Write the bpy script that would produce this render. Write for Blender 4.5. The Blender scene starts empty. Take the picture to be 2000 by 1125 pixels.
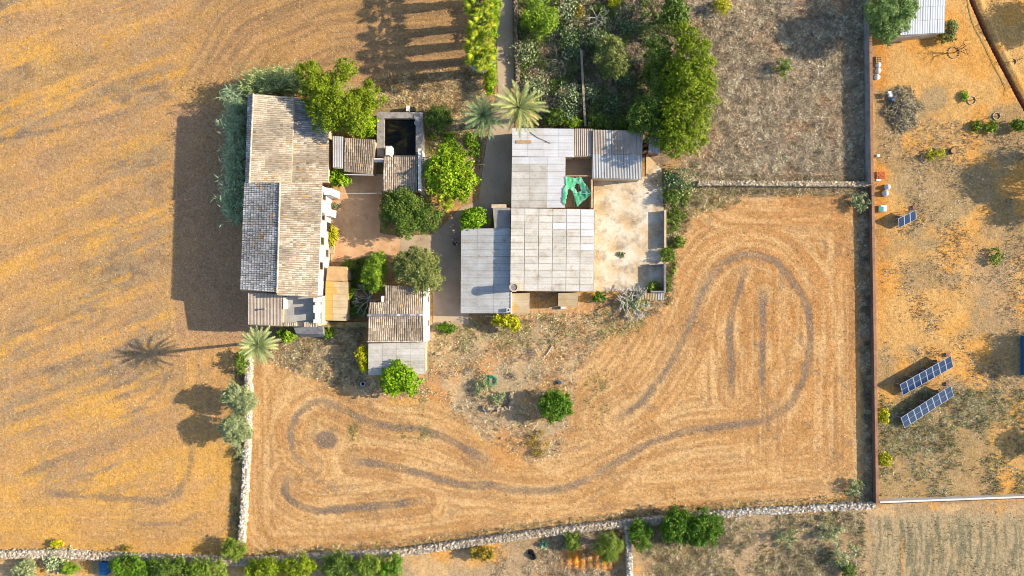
import bpy, math, random
import numpy as np
from mathutils import Vector, Matrix

# ------------------------------------------------------------------ camera, sky, sun, exposure
scene = bpy.context.scene
COL = scene.collection
HC = 93.0          # flying height of the camera, m
S = 0.07           # metres of ground for one photo pixel
cam_d = bpy.data.cameras.new('camera'); cam = bpy.data.objects.new('camera', cam_d); COL.objects.link(cam)
cam.location = (0, 0, HC); cam_d.sensor_width = 36.0; cam_d.lens = 36.0*HC/140.0
cam_d.clip_start = 0.5; cam_d.clip_end = 9000
scene.camera = cam
SUN_EL, SUN_AZ = 27.0, 6.0          # degrees; azimuth counted from +X towards +Y
w = bpy.data.worlds.new('World'); scene.world = w; w.use_nodes = True
nt = w.node_tree
sky = nt.nodes.new('ShaderNodeTexSky'); sky.sky_type = 'NISHITA'; sky.sun_disc = False
sky.sun_elevation = math.radians(SUN_EL); sky.sun_rotation = math.radians(90-SUN_AZ)
bg = nt.nodes['Background']; bg.inputs['Strength'].default_value = 0.135
nt.links.new(sky.outputs['Color'], bg.inputs['Color'])
sun_d = bpy.data.lights.new('sun', 'SUN'); sun = bpy.data.objects.new('sun', sun_d); COL.objects.link(sun)
sun_d.energy = 5.0; sun_d.angle = math.radians(0.55); sun_d.color = (1.0, 0.87, 0.66)
e, a = math.radians(SUN_EL), math.radians(SUN_AZ)
sdir = Vector((math.cos(e)*math.cos(a), math.cos(e)*math.sin(a), math.sin(e)))
sun.rotation_euler = sdir.to_track_quat('Z', 'Y').to_euler(); sun.location = (60, 0, 60)
scene.view_settings.view_transform = 'Standard'; scene.view_settings.look = 'None'
scene.view_settings.exposure = 1.07; scene.view_settings.gamma = 1.0
scene.cycles.filter_width = 1.0
scene.render.resolution_x = 1024; scene.render.resolution_y = 576

rng = np.random.default_rng(11); random.seed(5)

# ------------------------------------------------------------------ small helpers
def P(px, py, z=0.0):
    """a place on the survey plan (photo pixels), at height z, in metres"""
    k = S*(1-z/HC)
    return np.array([(px-1000)*k, (562.5-py)*k, z])
def lin(c):
    c = np.asarray(c, float)/255.0
    return np.where(c <= 0.04045, c/12.92, ((c+0.055)/1.055)**2.4)
def A(*c, k=1.0): return tuple(np.minimum(lin(c)*np.array([0.60, 0.625, 0.70])*k, 0.88))

def hash2(ix, iy, seed):
    h = (ix.astype(np.int64)*374761393 + iy.astype(np.int64)*668265263 + seed*144269504) & 0xffffffff
    h = ((h ^ (h >> 13))*1274126177) & 0xffffffff
    return ((h ^ (h >> 16)) & 0xffff)/65535.0
def vn(x, y, seed=0):
    ix = np.floor(x); iy = np.floor(y); fx = x-ix; fy = y-iy
    fx = fx*fx*(3-2*fx); fy = fy*fy*(3-2*fy)
    a = hash2(ix, iy, seed); b = hash2(ix+1, iy, seed); c = hash2(ix, iy+1, seed); d = hash2(ix+1, iy+1, seed)
    return (a*(1-fx)+b*fx)*(1-fy)+(c*(1-fx)+d*fx)*fy
def fbm(x, y, seed=0, o=4):
    t = 0; amp = 1; n = 0
    for i in range(o):
        t = t+amp*vn(x*2**i+17.3*i, y*2**i-9.1*i, seed+i); n += amp; amp *= 0.55
    return t/n
def sstep(a, b, x):
    t = np.clip((x-a)/(b-a), 0, 1); return t*t*(3-2*t)
def dline(x, y, pts):
    """distance to a polyline and the arc length there"""
    best = np.full(x.shape, 1e9); arc = np.zeros(x.shape); s0 = 0
    for (x0, y0), (x1, y1) in zip(pts[:-1], pts[1:]):
        dx, dy = x1-x0, y1-y0; L = math.hypot(dx, dy)+1e-9
        t = np.clip(((x-x0)*dx+(y-y0)*dy)/(L*L), 0, 1)
        d = np.hypot(x-x0-t*dx, y-y0-t*dy); m = d < best
        best = np.where(m, d, best); arc = np.where(m, s0+t*L, arc); s0 += L
    return best, arc
def inpoly(x, y, poly):
    c = np.zeros(x.shape, bool); n = len(poly)
    for i in range(n):
        x0, y0 = poly[i]; x1, y1 = poly[(i+1) % n]
        if y0 == y1: continue
        m = ((y0 > y) != (y1 > y)) & (x < (x1-x0)*(y-y0)/(y1-y0)+x0); c ^= m
    return c
def spoly(x, y, poly):
    d, _ = dline(x, y, list(poly)+[poly[0]])
    return np.where(inpoly(x, y, poly), d, -d)      # positive inside
def rect(x0, y0, x1, y1): return [(x0, y0), (x1, y0), (x1, y1), (x0, y1)]

class MB:
    """collects vertices, quads and triangles (and a colour for each vertex)"""
    def __init__(s): s.v = []; s.q = []; s.t = []; s.c = []; s.n = 0; s.hascol = False
    def add(s, v, q=None, t=None, c=None):
        v = np.asarray(v, float).reshape(-1, 3); s.v.append(v)
        if q is not None and len(q): s.q.append(np.asarray(q, int).reshape(-1, 4)+s.n)
        if t is not None and len(t): s.t.append(np.asarray(t, int).reshape(-1, 3)+s.n)
        if c is not None:
            s.hascol = True; c = np.asarray(c, float)
            s.c.append(np.broadcast_to(c.reshape(-1, 3), v.shape).copy())
        else: s.c.append(np.full(v.shape, 0.3))
        s.n += len(v); return s
    def box(s, x0, x1, y0, y1, z0, z1, c=None):
        x0, x1 = min(x0, x1), max(x0, x1); y0, y1 = min(y0, y1), max(y0, y1)
        v = [(x, y, z) for z in (z0, z1) for x, y in ((x0, y0), (x1, y0), (x1, y1), (x0, y1))]
        return s.add(v, [(3, 2, 1, 0), (4, 5, 6, 7), (0, 1, 5, 4), (1, 2, 6, 5), (2, 3, 7, 6), (3, 0, 4, 7)], c=c)
    def hexa(s, bot, top, c=None):
        return s.add(list(bot)+list(top), [(3, 2, 1, 0), (4, 5, 6, 7), (0, 1, 5, 4), (1, 2, 6, 5), (2, 3, 7, 6), (3, 0, 4, 7)], c=c)
    def prism(s, poly, z0, z1, c=None):
        n = len(poly); a2 = sum(poly[i][0]*poly[(i+1) % n][1]-poly[(i+1) % n][0]*poly[i][1] for i in range(n))
        if a2 < 0: poly = poly[::-1]
        v = [(p[0], p[1], z0) for p in poly]+[(p[0], p[1], z1 if np.isscalar(z1) else z1) for p in poly]
        q = [(i, (i+1) % n, n+(i+1) % n, n+i) for i in range(n)]
        cx = np.mean([p[0] for p in poly]); cy = np.mean([p[1] for p in poly])
        v += [(cx, cy, z1), (cx, cy, z0)]
        t = [(n+i, n+(i+1) % n, 2*n) for i in range(n)]+[((i+1) % n, i, 2*n+1) for i in range(n)]
        return s.add(v, q, t, c=c)
    def tube(s, pts, rad, sides=6, c=None, cap=True):
        pts = [np.asarray(p, float) for p in pts]; n = len(pts); v = []
        if np.isscalar(rad): rad = [rad]*n
        for i, p in enumerate(pts):
            d = pts[min(i+1, n-1)]-pts[max(i-1, 0)]; d = d/(np.linalg.norm(d)+1e-9)
            u = np.cross(d, (0, 0, 1) if abs(d[2]) < 0.9 else (1, 0, 0)); u /= np.linalg.norm(u); w_ = np.cross(d, u)
            for k in range(sides):
                an = 2*math.pi*k/sides; v.append(p+rad[i]*(math.cos(an)*u+math.sin(an)*w_))
        q = [(i*sides+k, i*sides+(k+1) % sides, (i+1)*sides+(k+1) % sides, (i+1)*sides+k) for i in range(n-1) for k in range(sides)]
        t = []
        if cap:
            v.append(pts[-1]); m = len(v)-1; b = (n-1)*sides
            t = [(b+k, b+(k+1) % sides, m) for k in range(sides)]
        return s.add(v, q, t, c=c)
    def cyl(s, c0, r0, r1, z0, z1, sides=20, c=None):
        an = np.arange(sides)*2*math.pi/sides
        v = [(c0[0]+r0*math.cos(x), c0[1]+r0*math.sin(x), z0) for x in an]+[(c0[0]+r1*math.cos(x), c0[1]+r1*math.sin(x), z1) for x in an]
        v += [(c0[0], c0[1], z1), (c0[0], c0[1], z0)]
        q = [(k, (k+1) % sides, sides+(k+1) % sides, sides+k) for k in range(sides)]
        t = [(sides+k, sides+(k+1) % sides, 2*sides) for k in range(sides)]+[((k+1) % sides, k, 2*sides+1) for k in range(sides)]
        return s.add(v, q, t, c=c)
    def mesh(s, name, loc=(0, 0, 0), smooth=False):
        v = np.concatenate(s.v)-np.asarray(loc); me = bpy.data.meshes.new(name)
        q = np.concatenate(s.q) if s.q else np.zeros((0, 4), int); t = np.concatenate(s.t) if s.t else np.zeros((0, 3), int)
        me.vertices.add(len(v)); me.vertices.foreach_set('co', v.astype(np.float32).ravel())
        me.loops.add(q.size+t.size); me.loops.foreach_set('vertex_index', np.concatenate([q.ravel(), t.ravel()]).astype(np.int32))
        me.polygons.add(len(q)+len(t))
        st = np.concatenate([np.arange(len(q))*4, q.size+np.arange(len(t))*3]).astype(np.int32)
        me.polygons.foreach_set('loop_start', st)
        if s.hascol:
            at = me.color_attributes.new('col', 'FLOAT_COLOR', 'POINT'); c = np.ones((len(v), 4), np.float32)
            c[:, :3] = np.concatenate(s.c); at.data.foreach_set('color', c.ravel())
        me.update(calc_edges=True)
        me.polygons.foreach_set('use_smooth', np.full(len(q)+len(t), smooth))
        me.validate(); return me

ROOT = {}
def tag(o, label=None, cat=None, group=None, kind=None):
    if label: o['label'] = label
    if cat: o['category'] = cat
    if group: o['group'] = group
    if kind: o['kind'] = kind
    return o
def thing(name, label, cat, loc, group=None):
    o = bpy.data.objects.new(name, None); COL.objects.link(o); o.location = tuple(loc); o.empty_display_size = 0.3
    ROOT[o] = np.asarray(loc, float); return tag(o, label, cat, group)
def part(name, mb, mat, parent=None, smooth=False, kind=None, label=None):
    loc = ROOT[parent] if parent is not None else np.zeros(3)
    o = bpy.data.objects.new(name, mb.mesh(name, loc, smooth) if isinstance(mb, MB) else mb); COL.objects.link(o)
    if mat is not None and not o.data.materials: o.data.materials.append(mat)
    if parent is not None: o.parent = parent
    ROOT[o] = loc
    if kind: o['kind'] = kind
    if label: o['label'] = label
    return o
def single(name, mb, mat, label, cat, loc, group=None, smooth=False, kind=None):
    o = bpy.data.objects.new(name, mb.mesh(name, loc, smooth)); COL.objects.link(o); o.location = tuple(loc)
    o.data.materials.append(mat); ROOT[o] = np.asarray(loc, float); return tag(o, label, cat, group, kind)
def structure(name, mb, mat, smooth=False):
    o = part(name, mb, mat, None, smooth); o['kind'] = 'structure'; return o

# ------------------------------------------------------------------ materials
def new_mat(name):
    m = bpy.data.materials.new(name); m.use_nodes = True; n = m.node_tree
    return m, n, n.nodes['Principled BSDF']
def node(n, t, **kw):
    x = n.nodes.new(t)
    for k, v in kw.items():
        if k in x.inputs: x.inputs[k].default_value = v
        else: setattr(x, k, v)
    return x
def mixc(n, f, a, b, mode='MIX'):
    x = n.nodes.new('ShaderNodeMix'); x.data_type = 'RGBA'; x.blend_type = mode
    for k, v in ((0, f), (6, a), (7, b)):
        if isinstance(v, bpy.types.NodeSocket): n.links.new(v, x.inputs[k])
        elif k == 0: x.inputs[0].default_value = v
        else: x.inputs[k].default_value = (*v, 1)
    return x.outputs[2]
def ramp(n, src, a, b, va=0.0, vb=1.0):
    x = n.nodes.new('ShaderNodeMapRange'); n.links.new(src, x.inputs[0])
    x.inputs[1].default_value = a; x.inputs[2].default_value = b; x.inputs[3].default_value = va; x.inputs[4].default_value = vb
    return x.outputs[0]
def noise(n, scale, detail=3, rough=0.6, coord=None, vec_scale=None):
    x = n.nodes.new('ShaderNodeTexNoise'); x.inputs['Scale'].default_value = scale; x.inputs['Detail'].default_value = detail
    x.inputs['Roughness'].default_value = rough
    if coord is not None:
        if vec_scale:
            mp = n.nodes.new('ShaderNodeMapping'); mp.inputs['Scale'].default_value = vec_scale
            n.links.new(coord, mp.inputs[0]); coord = mp.outputs[0]
        n.links.new(coord, x.inputs['Vector'])
    return x.outputs[0]
def mat(name, base, second=None, stain=None, sc=0.6, amount=(0.42, 0.62), stain_at=(0.58, 0.72), fine=0.25, rough=0.9, bump=0.0, rand=0.0, vec=None, metal=0.0, spec=0.2, usecol=False):
    """weathered surface: base and second colour in patches, stains, fine speckle, a little variation per object"""
    m, n, b = new_mat(name)
    geo = n.nodes.new('ShaderNodeNewGeometry'); pos = geo.outputs['Position']
    if usecol:
        at = node(n, 'ShaderNodeAttribute', attribute_name='col'); c = at.outputs['Color']
    else:
        c = mixc(n, 0.0, base, base)
    if second is not None: c = mixc(n, ramp(n, noise(n, sc, 4, 0.65, pos, vec), *amount), c, second)
    if stain is not None: c = mixc(n, ramp(n, noise(n, sc*1.9, 5, 0.7, pos, vec), *stain_at), c, stain)
    f = ramp(n, noise(n, 7.0, 3, 0.7, pos), 0.25, 0.75, 1-fine, 1+fine)
    c = mixc(n, 1.0, c, f, 'MULTIPLY')
    if rand:
        oi = n.nodes.new('ShaderNodeObjectInfo'); c = mixc(n, 1.0, c, ramp(n, oi.outputs['Random'], 0, 1, 1-rand, 1+rand), 'MULTIPLY')
    n.links.new(c, b.inputs['Base Color'])
    b.inputs['Roughness'].default_value = rough; b.inputs['Metallic'].default_value = metal
    b.inputs['Specular IOR Level'].default_value = spec
    if bump:
        bp = n.nodes.new('ShaderNodeBump'); bp.inputs['Strength'].default_value = bump; bp.inputs['Distance'].default_value = 0.05
        n.links.new(noise(n, 9.0, 4, 0.7, pos), bp.inputs['Height']); n.links.new(bp.outputs[0], b.inputs['Normal'])
    return m
def leaf_mat(name, trans=0.25, rough=0.55):
    m, n, b = new_mat(name)
    at = node(n, 'ShaderNodeAttribute', attribute_name='col')
    n.links.new(at.outputs['Color'], b.inputs['Base Color']); b.inputs['Roughness'].default_value = rough
    b.inputs['Specular IOR Level'].default_value = 0.25
    tr = n.nodes.new('ShaderNodeBsdfTranslucent'); n.links.new(at.outputs['Color'], tr.inputs['Color'])
    mx = n.nodes.new('ShaderNodeMixShader'); mx.inputs[0].default_value = trans
    n.links.new(b.outputs[0], mx.inputs[1]); n.links.new(tr.outputs[0], mx.inputs[2])
    n.links.new(mx.outputs[0], n.nodes['Material Output'].inputs['Surface']); return m

LEAF = leaf_mat('leaf', 0.18); STRAW = leaf_mat('dry_blade', 0.15, 0.9)
BARK = mat('bark', A(120, 100, 80), A(95, 78, 62), sc=2, bump=0.5)
PALE_BARK = mat('pale_dead_wood', A(226, 218, 198), A(190, 180, 160), sc=3, bump=0.3)
GREY_BARK = mat('grey_dead_wood', A(150, 142, 128), A(115, 106, 96), sc=3, bump=0.3)
DARK_BARK = mat('dark_twig', A(110, 72, 45), A(80, 55, 40), sc=3)
TILE = mat('old_clay_tile', (0.3, 0.3, 0.3), usecol=True, fine=0.30, bump=0.3)
TILE_BED = mat('tile_bed', A(176, 150, 120), A(150, 126, 102), sc=1.5)
WHITEWASH = mat('whitewashed_plaster', A(248, 240, 225), A(235, 222, 200), A(205, 180, 140), sc=0.5, fine=0.06, stain_at=(0.62, 0.78))
PLASTER = mat('old_sandy_plaster', A(225, 200, 160), A(200, 170, 130), A(160, 135, 110), sc=0.8, fine=0.15, bump=0.3)
GREYWALL = mat('grey_render', A(165, 160, 155), A(140, 135, 130), A(110, 104, 98), sc=0.9, fine=0.15, bump=0.2)
STONE = mat('dry_stone', (0.5, 0.46, 0.4), usecol=True, fine=0.22, bump=0.4)
STONE_CORE = mat('stone_core', A(196, 172, 138), A(170, 150, 122), sc=2, bump=0.4)
FIBRE = mat('fibre_cement_sheet', A(222, 214, 197), A(206, 197, 178), A(180, 156, 124), sc=0.55, fine=0.16, rand=0.09, stain_at=(0.54, 0.78))
FIBRE_W = mat('pale_fibre_cement_sheet', A(232, 229, 222), A(222, 216, 206), A(196, 172, 142), sc=0.4, fine=0.10, rand=0.06, stain_at=(0.64, 0.82))
FIBRE_B = mat('bluish_fibre_cement_sheet', A(212, 209, 198), A(196, 191, 178), A(192, 152, 114), sc=0.45, fine=0.22, rand=0.05, stain_at=(0.60, 0.72))
METAL_TAN = mat('weathered_corrugated_iron', A(206, 186, 162), A(184, 164, 142), A(160, 128, 98), sc=0.4, fine=0.14, rand=0.05, stain_at=(0.60, 0.80))
METAL_BLUE = mat('galvanised_corrugated_iron', A(208, 204, 194), A(194, 188, 176), A(186, 164, 138), sc=0.4, fine=0.12, rand=0.05)
SHEET_OCHRE = mat('ochre_stained_sheet', A(212, 190, 150), A(198, 172, 128), A(214, 160, 70), sc=0.35, fine=0.10, rand=0.04, stain_at=(0.55, 0.66))
CONC = mat('yard_concrete', A(240, 224, 194), A(222, 188, 136), A(166, 148, 122), sc=0.30, amount=(0.42, 0.62), fine=0.2, stain_at=(0.48, 0.70), bump=0.3)
DRIVE = mat('driveway_concrete', A(206, 180, 146), A(190, 164, 132), A(164, 140, 114), sc=0.35, fine=0.10, bump=0.1)
COURT = mat('courtyard_earth', A(234, 188, 138), A(212, 162, 114), A(182, 140, 104), sc=0.35, fine=0.14, bump=0.2)
TANKWALL = mat('tank_concrete', A(178, 166, 150), A(150, 140, 128), A(110, 100, 90), sc=1.2, fine=0.2, bump=0.3)
RUST = mat('rust_brown_coping', A(176, 132, 100), A(158, 114, 86), A(140, 110, 90), sc=0.5, fine=0.16, rand=0.06)
DARKMETAL = mat('dark_metal', A(50, 48, 46), rough=0.6)
BLACK = mat('black_plastic', A(26, 26, 28), rough=0.5, fine=0.1)
WHITE = mat('white_plastic', A(240, 238, 234), fine=0.04, rough=0.6)
WOOD = mat('raw_wood', A(200, 160, 105), A(170, 130, 85), sc=3)
BLUE = mat('blue_plastic', A(45, 105, 150), A(38, 90, 132), sc=1.5, fine=0.1, rough=0.5)
TEAL = mat('teal_lid', A(70, 150, 135), fine=0.1, rough=0.5)
ALU = mat('aluminium_frame', A(205, 210, 214), rough=0.4, metal=0.3, fine=0.05)
GLASSPANE = mat('dark_window_glass', A(30, 34, 38), rough=0.15, spec=0.5)
TERRA = mat('terracotta', A(214, 118, 66), A(190, 100, 58), sc=2)
BLOCK = mat('concrete_block', A(170, 118, 95), A(150, 105, 85), sc=2)
SHEET_OR = mat('orange_stained_sheet', A(224, 174, 92), A(212, 158, 74), A(196, 160, 110), sc=0.5, fine=0.10, rand=0.05)
SEAM = mat('dirty_roof_seam', A(196, 184, 160), A(160, 144, 116), sc=0.8)
NETG = mat('green_netting', A(96, 206, 146), A(164, 230, 188), A(70, 176, 120), sc=1.1, fine=0.15)
_n = NETG.node_tree; _t = _n.nodes.new('ShaderNodeBsdfTransparent'); _m = _n.nodes.new('ShaderNodeMixShader'); _m.inputs[0].default_value = 0.36
_n.links.new(_n.nodes['Principled BSDF'].outputs[0], _m.inputs[1]); _n.links.new(_t.outputs[0], _m.inputs[2]); _n.links.new(_m.outputs[0], _n.nodes['Material Output'].inputs['Surface'])

def solar_mat():
    m, n, b = new_mat('solar_cells'); tc = n.nodes.new('ShaderNodeTexCoord')
    br = n.nodes.new('ShaderNodeTexBrick'); br.offset = 0; br.inputs['Scale'].default_value = 6.3
    br.inputs['Color1'].default_value = (*A(30, 52, 88), 1); br.inputs['Color2'].default_value = (*A(26, 46, 78), 1)
    br.inputs['Mortar'].default_value = (*A(48, 70, 104), 1); br.inputs['Mortar Size'].default_value = 0.02
    br.inputs['Brick Width'].default_value = 1; br.inputs['Row Height'].default_value = 1
    n.links.new(tc.outputs['Object'], br.inputs[0]); n.links.new(br.outputs[0], b.inputs['Base Color'])
    b.inputs['Roughness'].default_value = 0.25; b.inputs['Specular IOR Level'].default_value = 0.4; return m
SOLAR = solar_mat()
def water_mat():
    m, n, b = new_mat('still_dark_water'); geo = n.nodes.new('ShaderNodeNewGeometry')
    c = mixc(n, ramp(n, noise(n, 0.5, 4, 0.6, geo.outputs['Position']), 0.5, 0.7), A(20, 20, 12), A(62, 54, 18))
    n.links.new(c, b.inputs['Base Color']); b.inputs['Roughness'].default_value = 0.08; b.inputs['Specular IOR Level'].default_value = 0.18
    return m
WATER = water_mat()

# ------------------------------------------------------------------ ground
DRIVE_P = [(968, -60), (1002, -60), (1003, 90), (1005, 180), (1003, 400), (962, 402), (958, 445), (912, 450), (917, 634), (846, 634), (845, 497), (780, 497), (782, 462), (848, 456), (868, 438), (900, 405), (935, 392), (944, 320), (952, 270), (972, 180), (970, 60)]
COURT_P = [(646, 338), (750, 340), (747, 376), (742, 455), (782, 462), (780, 497), (720, 500), (680, 512), (646, 512)]
YARD_P = [(1160, 345), (1262, 345), (1262, 300), (1292, 330), (1296, 410), (1296, 560), (1250, 568), (1158, 570)]
TANK_P = rect(735, 218, 826, 306)
BUILD_P = [rect(508, 205, 662, 640), rect(652, 270, 752, 345), rect(748, 300, 855, 375), rect(635, 505, 685, 632), rect(722, 560, 838, 738), rect(904, 402, 1003, 612), rect(998, 252, 1162, 612), rect(1155, 258, 1292, 348)]
T = [
 [(948, 898), (916, 879), (868, 854), (820, 838), (772, 836), (724, 825), (689, 810), (660, 793), (634, 783), (606, 790), (580, 812), (567, 838), (569, 866), (575, 892), (602, 910)],
 [(692, 902), (734, 905), (778, 914), (820, 924), (858, 937), (910, 948), (958, 948), (1000, 957), (1060, 960), (1110, 952), (1160, 930), (1200, 905), (1270, 865), (1350, 840), (1430, 832), (1500, 820), (1545, 790), (1570, 740), (1583, 680), (1582, 620), (1570, 580), (1545, 545), (1515, 510), (1480, 497), (1450, 497), (1410, 515), (1385, 545), (1365, 590), (1345, 640), (1320, 690), (1290, 740), (1250, 790), (1200, 820)],
 [(561, 937), (554, 959), (564, 975), (590, 991), (622, 998), (676, 994), (740, 988), (788, 982), (826, 978)],
 [(1455, 530), (1432, 600), (1424, 650), (1428, 700), (1430, 770)],
 [(1492, 570), (1490, 650), (1488, 770)],
 [(90, 962), (150, 968), (213, 972), (260, 976), (312, 979), (346, 964), (364, 936), (373, 902), (377, 862)],
 [(265, 1022), (312, 1024), (351, 1022), (390, 1003)],
 [(335, 715), (318, 755), (290, 785), (260, 812)],
 [(-60, 290), (0, 274), (71, 260), (142, 245), (213, 229), (260, 220)],
 [(228, 528), (250, 522), (275, 530), (292, 541)],
 [(560, 690), (572, 720), (580, 745)],
 [(1118, 880), (1150, 870)],
]
TW = [8, 8.5, 8.5, 8, 7.5, 8, 5, 6, 6, 5, 5, 4]      # half widths, px
TS = [0.9, 0.9, 1.0, 0.9, 0.95, 0.75, 0.6, 0.55, 0.6, 0.5, 0.5, 0.5]
TRENCH = [(1880, -60), (1897, 0), (1925, 65), (1952, 118), (1990, 190), (2060, 320)]

def ground_axes():
    xs = np.arange(-60, 2061, 3.0); ys = np.arange(-60, 1186, 3.0)
    def ext(c):
        out = []; d = 6.0; v = 0
        while v < 45000: v += d; d *= 1.35; out.append(v)
        out = np.array(out); return np.concatenate([c[0]-out[::-1], c, c[-1]+out])
    return ext(xs), ext(ys)
gx, gy = ground_axes()
X, Y = np.meshgrid(gx, gy); x = X.ravel(); y = Y.ravel()
wx = x+14*(fbm(x/40, y/40, 90, 3)-0.5); wy = y+14*(fbm(x/40, y/40, 95, 3)-0.5)     # ragged edges
def L3(*c): return np.array(A(*c))
def put(col, m, c): return col*(1-m[:, None])+np.asarray(c)*m[:, None]
def two(c0, c1, f): return c0*(1-f[:, None])+c1*f[:, None]

big = fbm(x/220, y/220, 1, 4); med = fbm(x/60, y/60, 5, 4); small = fbm(x/14, y/14, 9, 4); tiny = fbm(x/5, y/5, 13, 3)
# left field: gold straw with grey-brown weathered streaks running up to the right
ang = math.radians(-21); u1 = (x*math.cos(ang)+y*math.sin(ang)); v1 = (-x*math.sin(ang)+y*math.cos(ang))+18*(big-0.5)
st1 = fbm(u1/240, v1/15, 21, 5); st1b = fbm(u1/60, v1/3.6, 27, 3)
dL, aL = dline(x, y, [(-80, 1088), (300, 1088), (420, 1075), (468, 1020), (478, 900), (478, 200), (530, 120), (650, 70), (930, 40)])
st2 = fbm(aL/110, dL/7, 31, 4)
wl = sstep(190, 90, dL)
stripeL = st1*(1-wl)+st2*wl
gold = two(L3(238, 178, 86), L3(230, 172, 98), sstep(0.35, 0.65, med)); 
gold = two(gold, L3(238, 172, 66), sstep(0.50, 0.66, fbm(x/150, y/110, 41, 3))*sstep(600, 250, y)*sstep(560, 300, x))
grey = L3(176, 146, 108)
gl = sstep(0.41, 0.57, 0.52*stripeL+0.26*fbm(u1/110, v1/46, 44, 4)+0.22*fbm(u1/40, v1/10, 46, 4)+0.22*(small-0.5)+0.24*(tiny-0.5))*(1-0.5*wl)
gl = np.maximum(gl, 0.55*sstep(0.52, 0.70, st1b*0.7+small*0.3)*(1-0.3*wl))
colr = two(gold, two(np.broadcast_to(grey, gold.shape), L3(148, 124, 98), sstep(0.5, 0.66, fbm(u1/26, v1/10, 48, 4))), gl*(0.66+0.32*sstep(0.38, 0.62, fbm(x/130, y/130, 49, 3))))
colr = two(colr, L3(206, 158, 106), 0.5*sstep(0.46, 0.62, fbm(u1/280, v1/55, 47, 3)))
northband = sstep(330, 430, x)*sstep(260, 150, y)                # browner worked earth north of the house
colr = two(colr, two(L3(190, 146, 98)[None, :]*np.ones((len(x), 1)), L3(142, 112, 84)[None, :]*np.ones((len(x), 1)), sstep(0.4, 0.65, st2)), northband*0.7)
house_shade = sstep(330, 350, wx)*sstep(190, 230, wy)*sstep(700, 640, wy)*sstep(520, 480, x)  # the house's shadow tone put into the soil colour, over its shaded ground
colr = put(colr, 0.75*house_shade, A(190, 148, 112))
# main field
FIELD = [(492, 690), (600, 700), (640, 760), (760, 790), (850, 780), (930, 860), (1010, 895), (1090, 880), (1120, 780), (1130, 700), (1230, 630), (1300, 590), (1310, 480), (1350, 400), (1420, 378), (1660, 378), (1692, 420), (1700, 930), (1640, 975), (1400, 1000), (1200, 1018), (800, 1075), (500, 1085), (484, 1070)]
mF = sstep(-6, 10, spoly(wx, wy, FIELD))
dF = np.full(x.shape, 1e9); aF = np.zeros(x.shape)
for tl in (T[0], T[1], T[2], T[3], T[4], [(484, 700), (488, 1040), (520, 1078), (800, 1068), (1200, 1010), (1400, 990), (1620, 970), (1680, 920), (1690, 440), (1650, 395), (1430, 388)]):
    d_, a_ = dline(x, y, tl); m_ = d_ < dF; dF = np.where(m_, d_, dF); aF = np.where(m_, a_, aF)
sF = fbm(aF/120, dF/5.5, 51, 3); sF2 = fbm(aF/60+9, dF/13, 55, 3)
vert = sstep(1400, 1470, x)*sstep(480, 560, y)*sstep(960, 860, y)
sV = fbm(x/5.0, y/160, 57, 3)
sF = sF*(1-0.75*vert)+sV*0.75*vert
fcol = two(L3(226, 174, 110), L3(212, 158, 96), sstep(0.36, 0.64, med))
fcol = two(fcol, L3(212, 150, 86), 0.75*sstep(1150, 1500, x)*sstep(950, 700, y))
fcol = two(fcol, L3(232, 186, 124), 0.7*sstep(0.52, 0.66, sF2)*sstep(1000, 500, np.hypot((x-1000)*0.7, y-930)))
fcol = two(fcol, L3(170, 128, 86), 0.52*sstep(0.53, 0.63, sF)*(0.5+0.5*sstep(0.35, 0.6, small)))
fcol = two(fcol, L3(238, 194, 134), 0.5*sstep(0.45, 0.36, sF))
fcol = two(fcol, L3(150, 122, 88), 0.55*sstep(0.60, 0.70, small)*sstep(0.45, 0.6, med))
colr = colr*(1-mF[:, None])+fcol*mF[:, None]
# grown-over ground between field and buildings
CENTRE = [(496, 640), (700, 640), (845, 632), (920, 615), (1160, 590), (1300, 575), (1290, 610), (1180, 660), (1128, 720), (1118, 800), (1095, 890), (1040, 905), (990, 880), (930, 850), (850, 782), (690, 770), (610, 730), (520, 700)]
mC = sstep(-10, 14, spoly(wx, wy, CENTRE))
ccol = two(L3(222, 182, 130), L3(198, 170, 128), sstep(0.40, 0.60, fbm(x/34, y/34, 61, 4)))
ccol = two(ccol, L3(150, 138, 90), 0.5*sstep(0.56, 0.68, fbm(x/24, y/24, 66, 4))*sstep(760, 640, y))
ccol = two(ccol, L3(214, 146, 78), sstep(0.56, 0.66, fbm(x/45, y/45, 69, 3))*0.5)
colr = colr*(1-mC[:, None])+ccol*mC[:, None]
for px_, py_, r_ in ((1075, 690, 20), (850, 770, 22), (1045, 790, 35), (1000, 880, 45)):
    colr = put(colr, 0.7*sstep(r_*1.3, r_*0.4, np.hypot(wx-px_, wy-py_)), A(226, 158, 84))
# strip between house, cistern and garden, north of courtyard
mN = sstep(-10, 12, spoly(wx, wy, [(650, 150), (760, 190), (930, 140), (960, 190), (950, 260), (940, 320), (820, 400), (740, 470), (650, 350)]))
colr = two(colr, two(L3(196, 168, 122)[None, :]*np.ones((len(x), 1)), L3(150, 134, 84)[None, :]*np.ones((len(x), 1)), sstep(0.42, 0.6, med)), mN*0.9)
# scrub field north-east
mS = sstep(-8, 10, spoly(wx, wy, [(1330, -80), (1700, -80), (1700, 385), (1560, 372), (1340, 380), (1318, 300), (1330, 120)]))
scol = two(L3(194, 172, 138), L3(168, 150, 122), sstep(0.4, 0.6, med)); scol = two(scol, L3(200, 160, 116), sstep(0.56, 0.68, fbm(x/50, y/50, 73, 3)))
colr = colr*(1-mS[:, None])+scol*mS[:, None]
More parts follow.
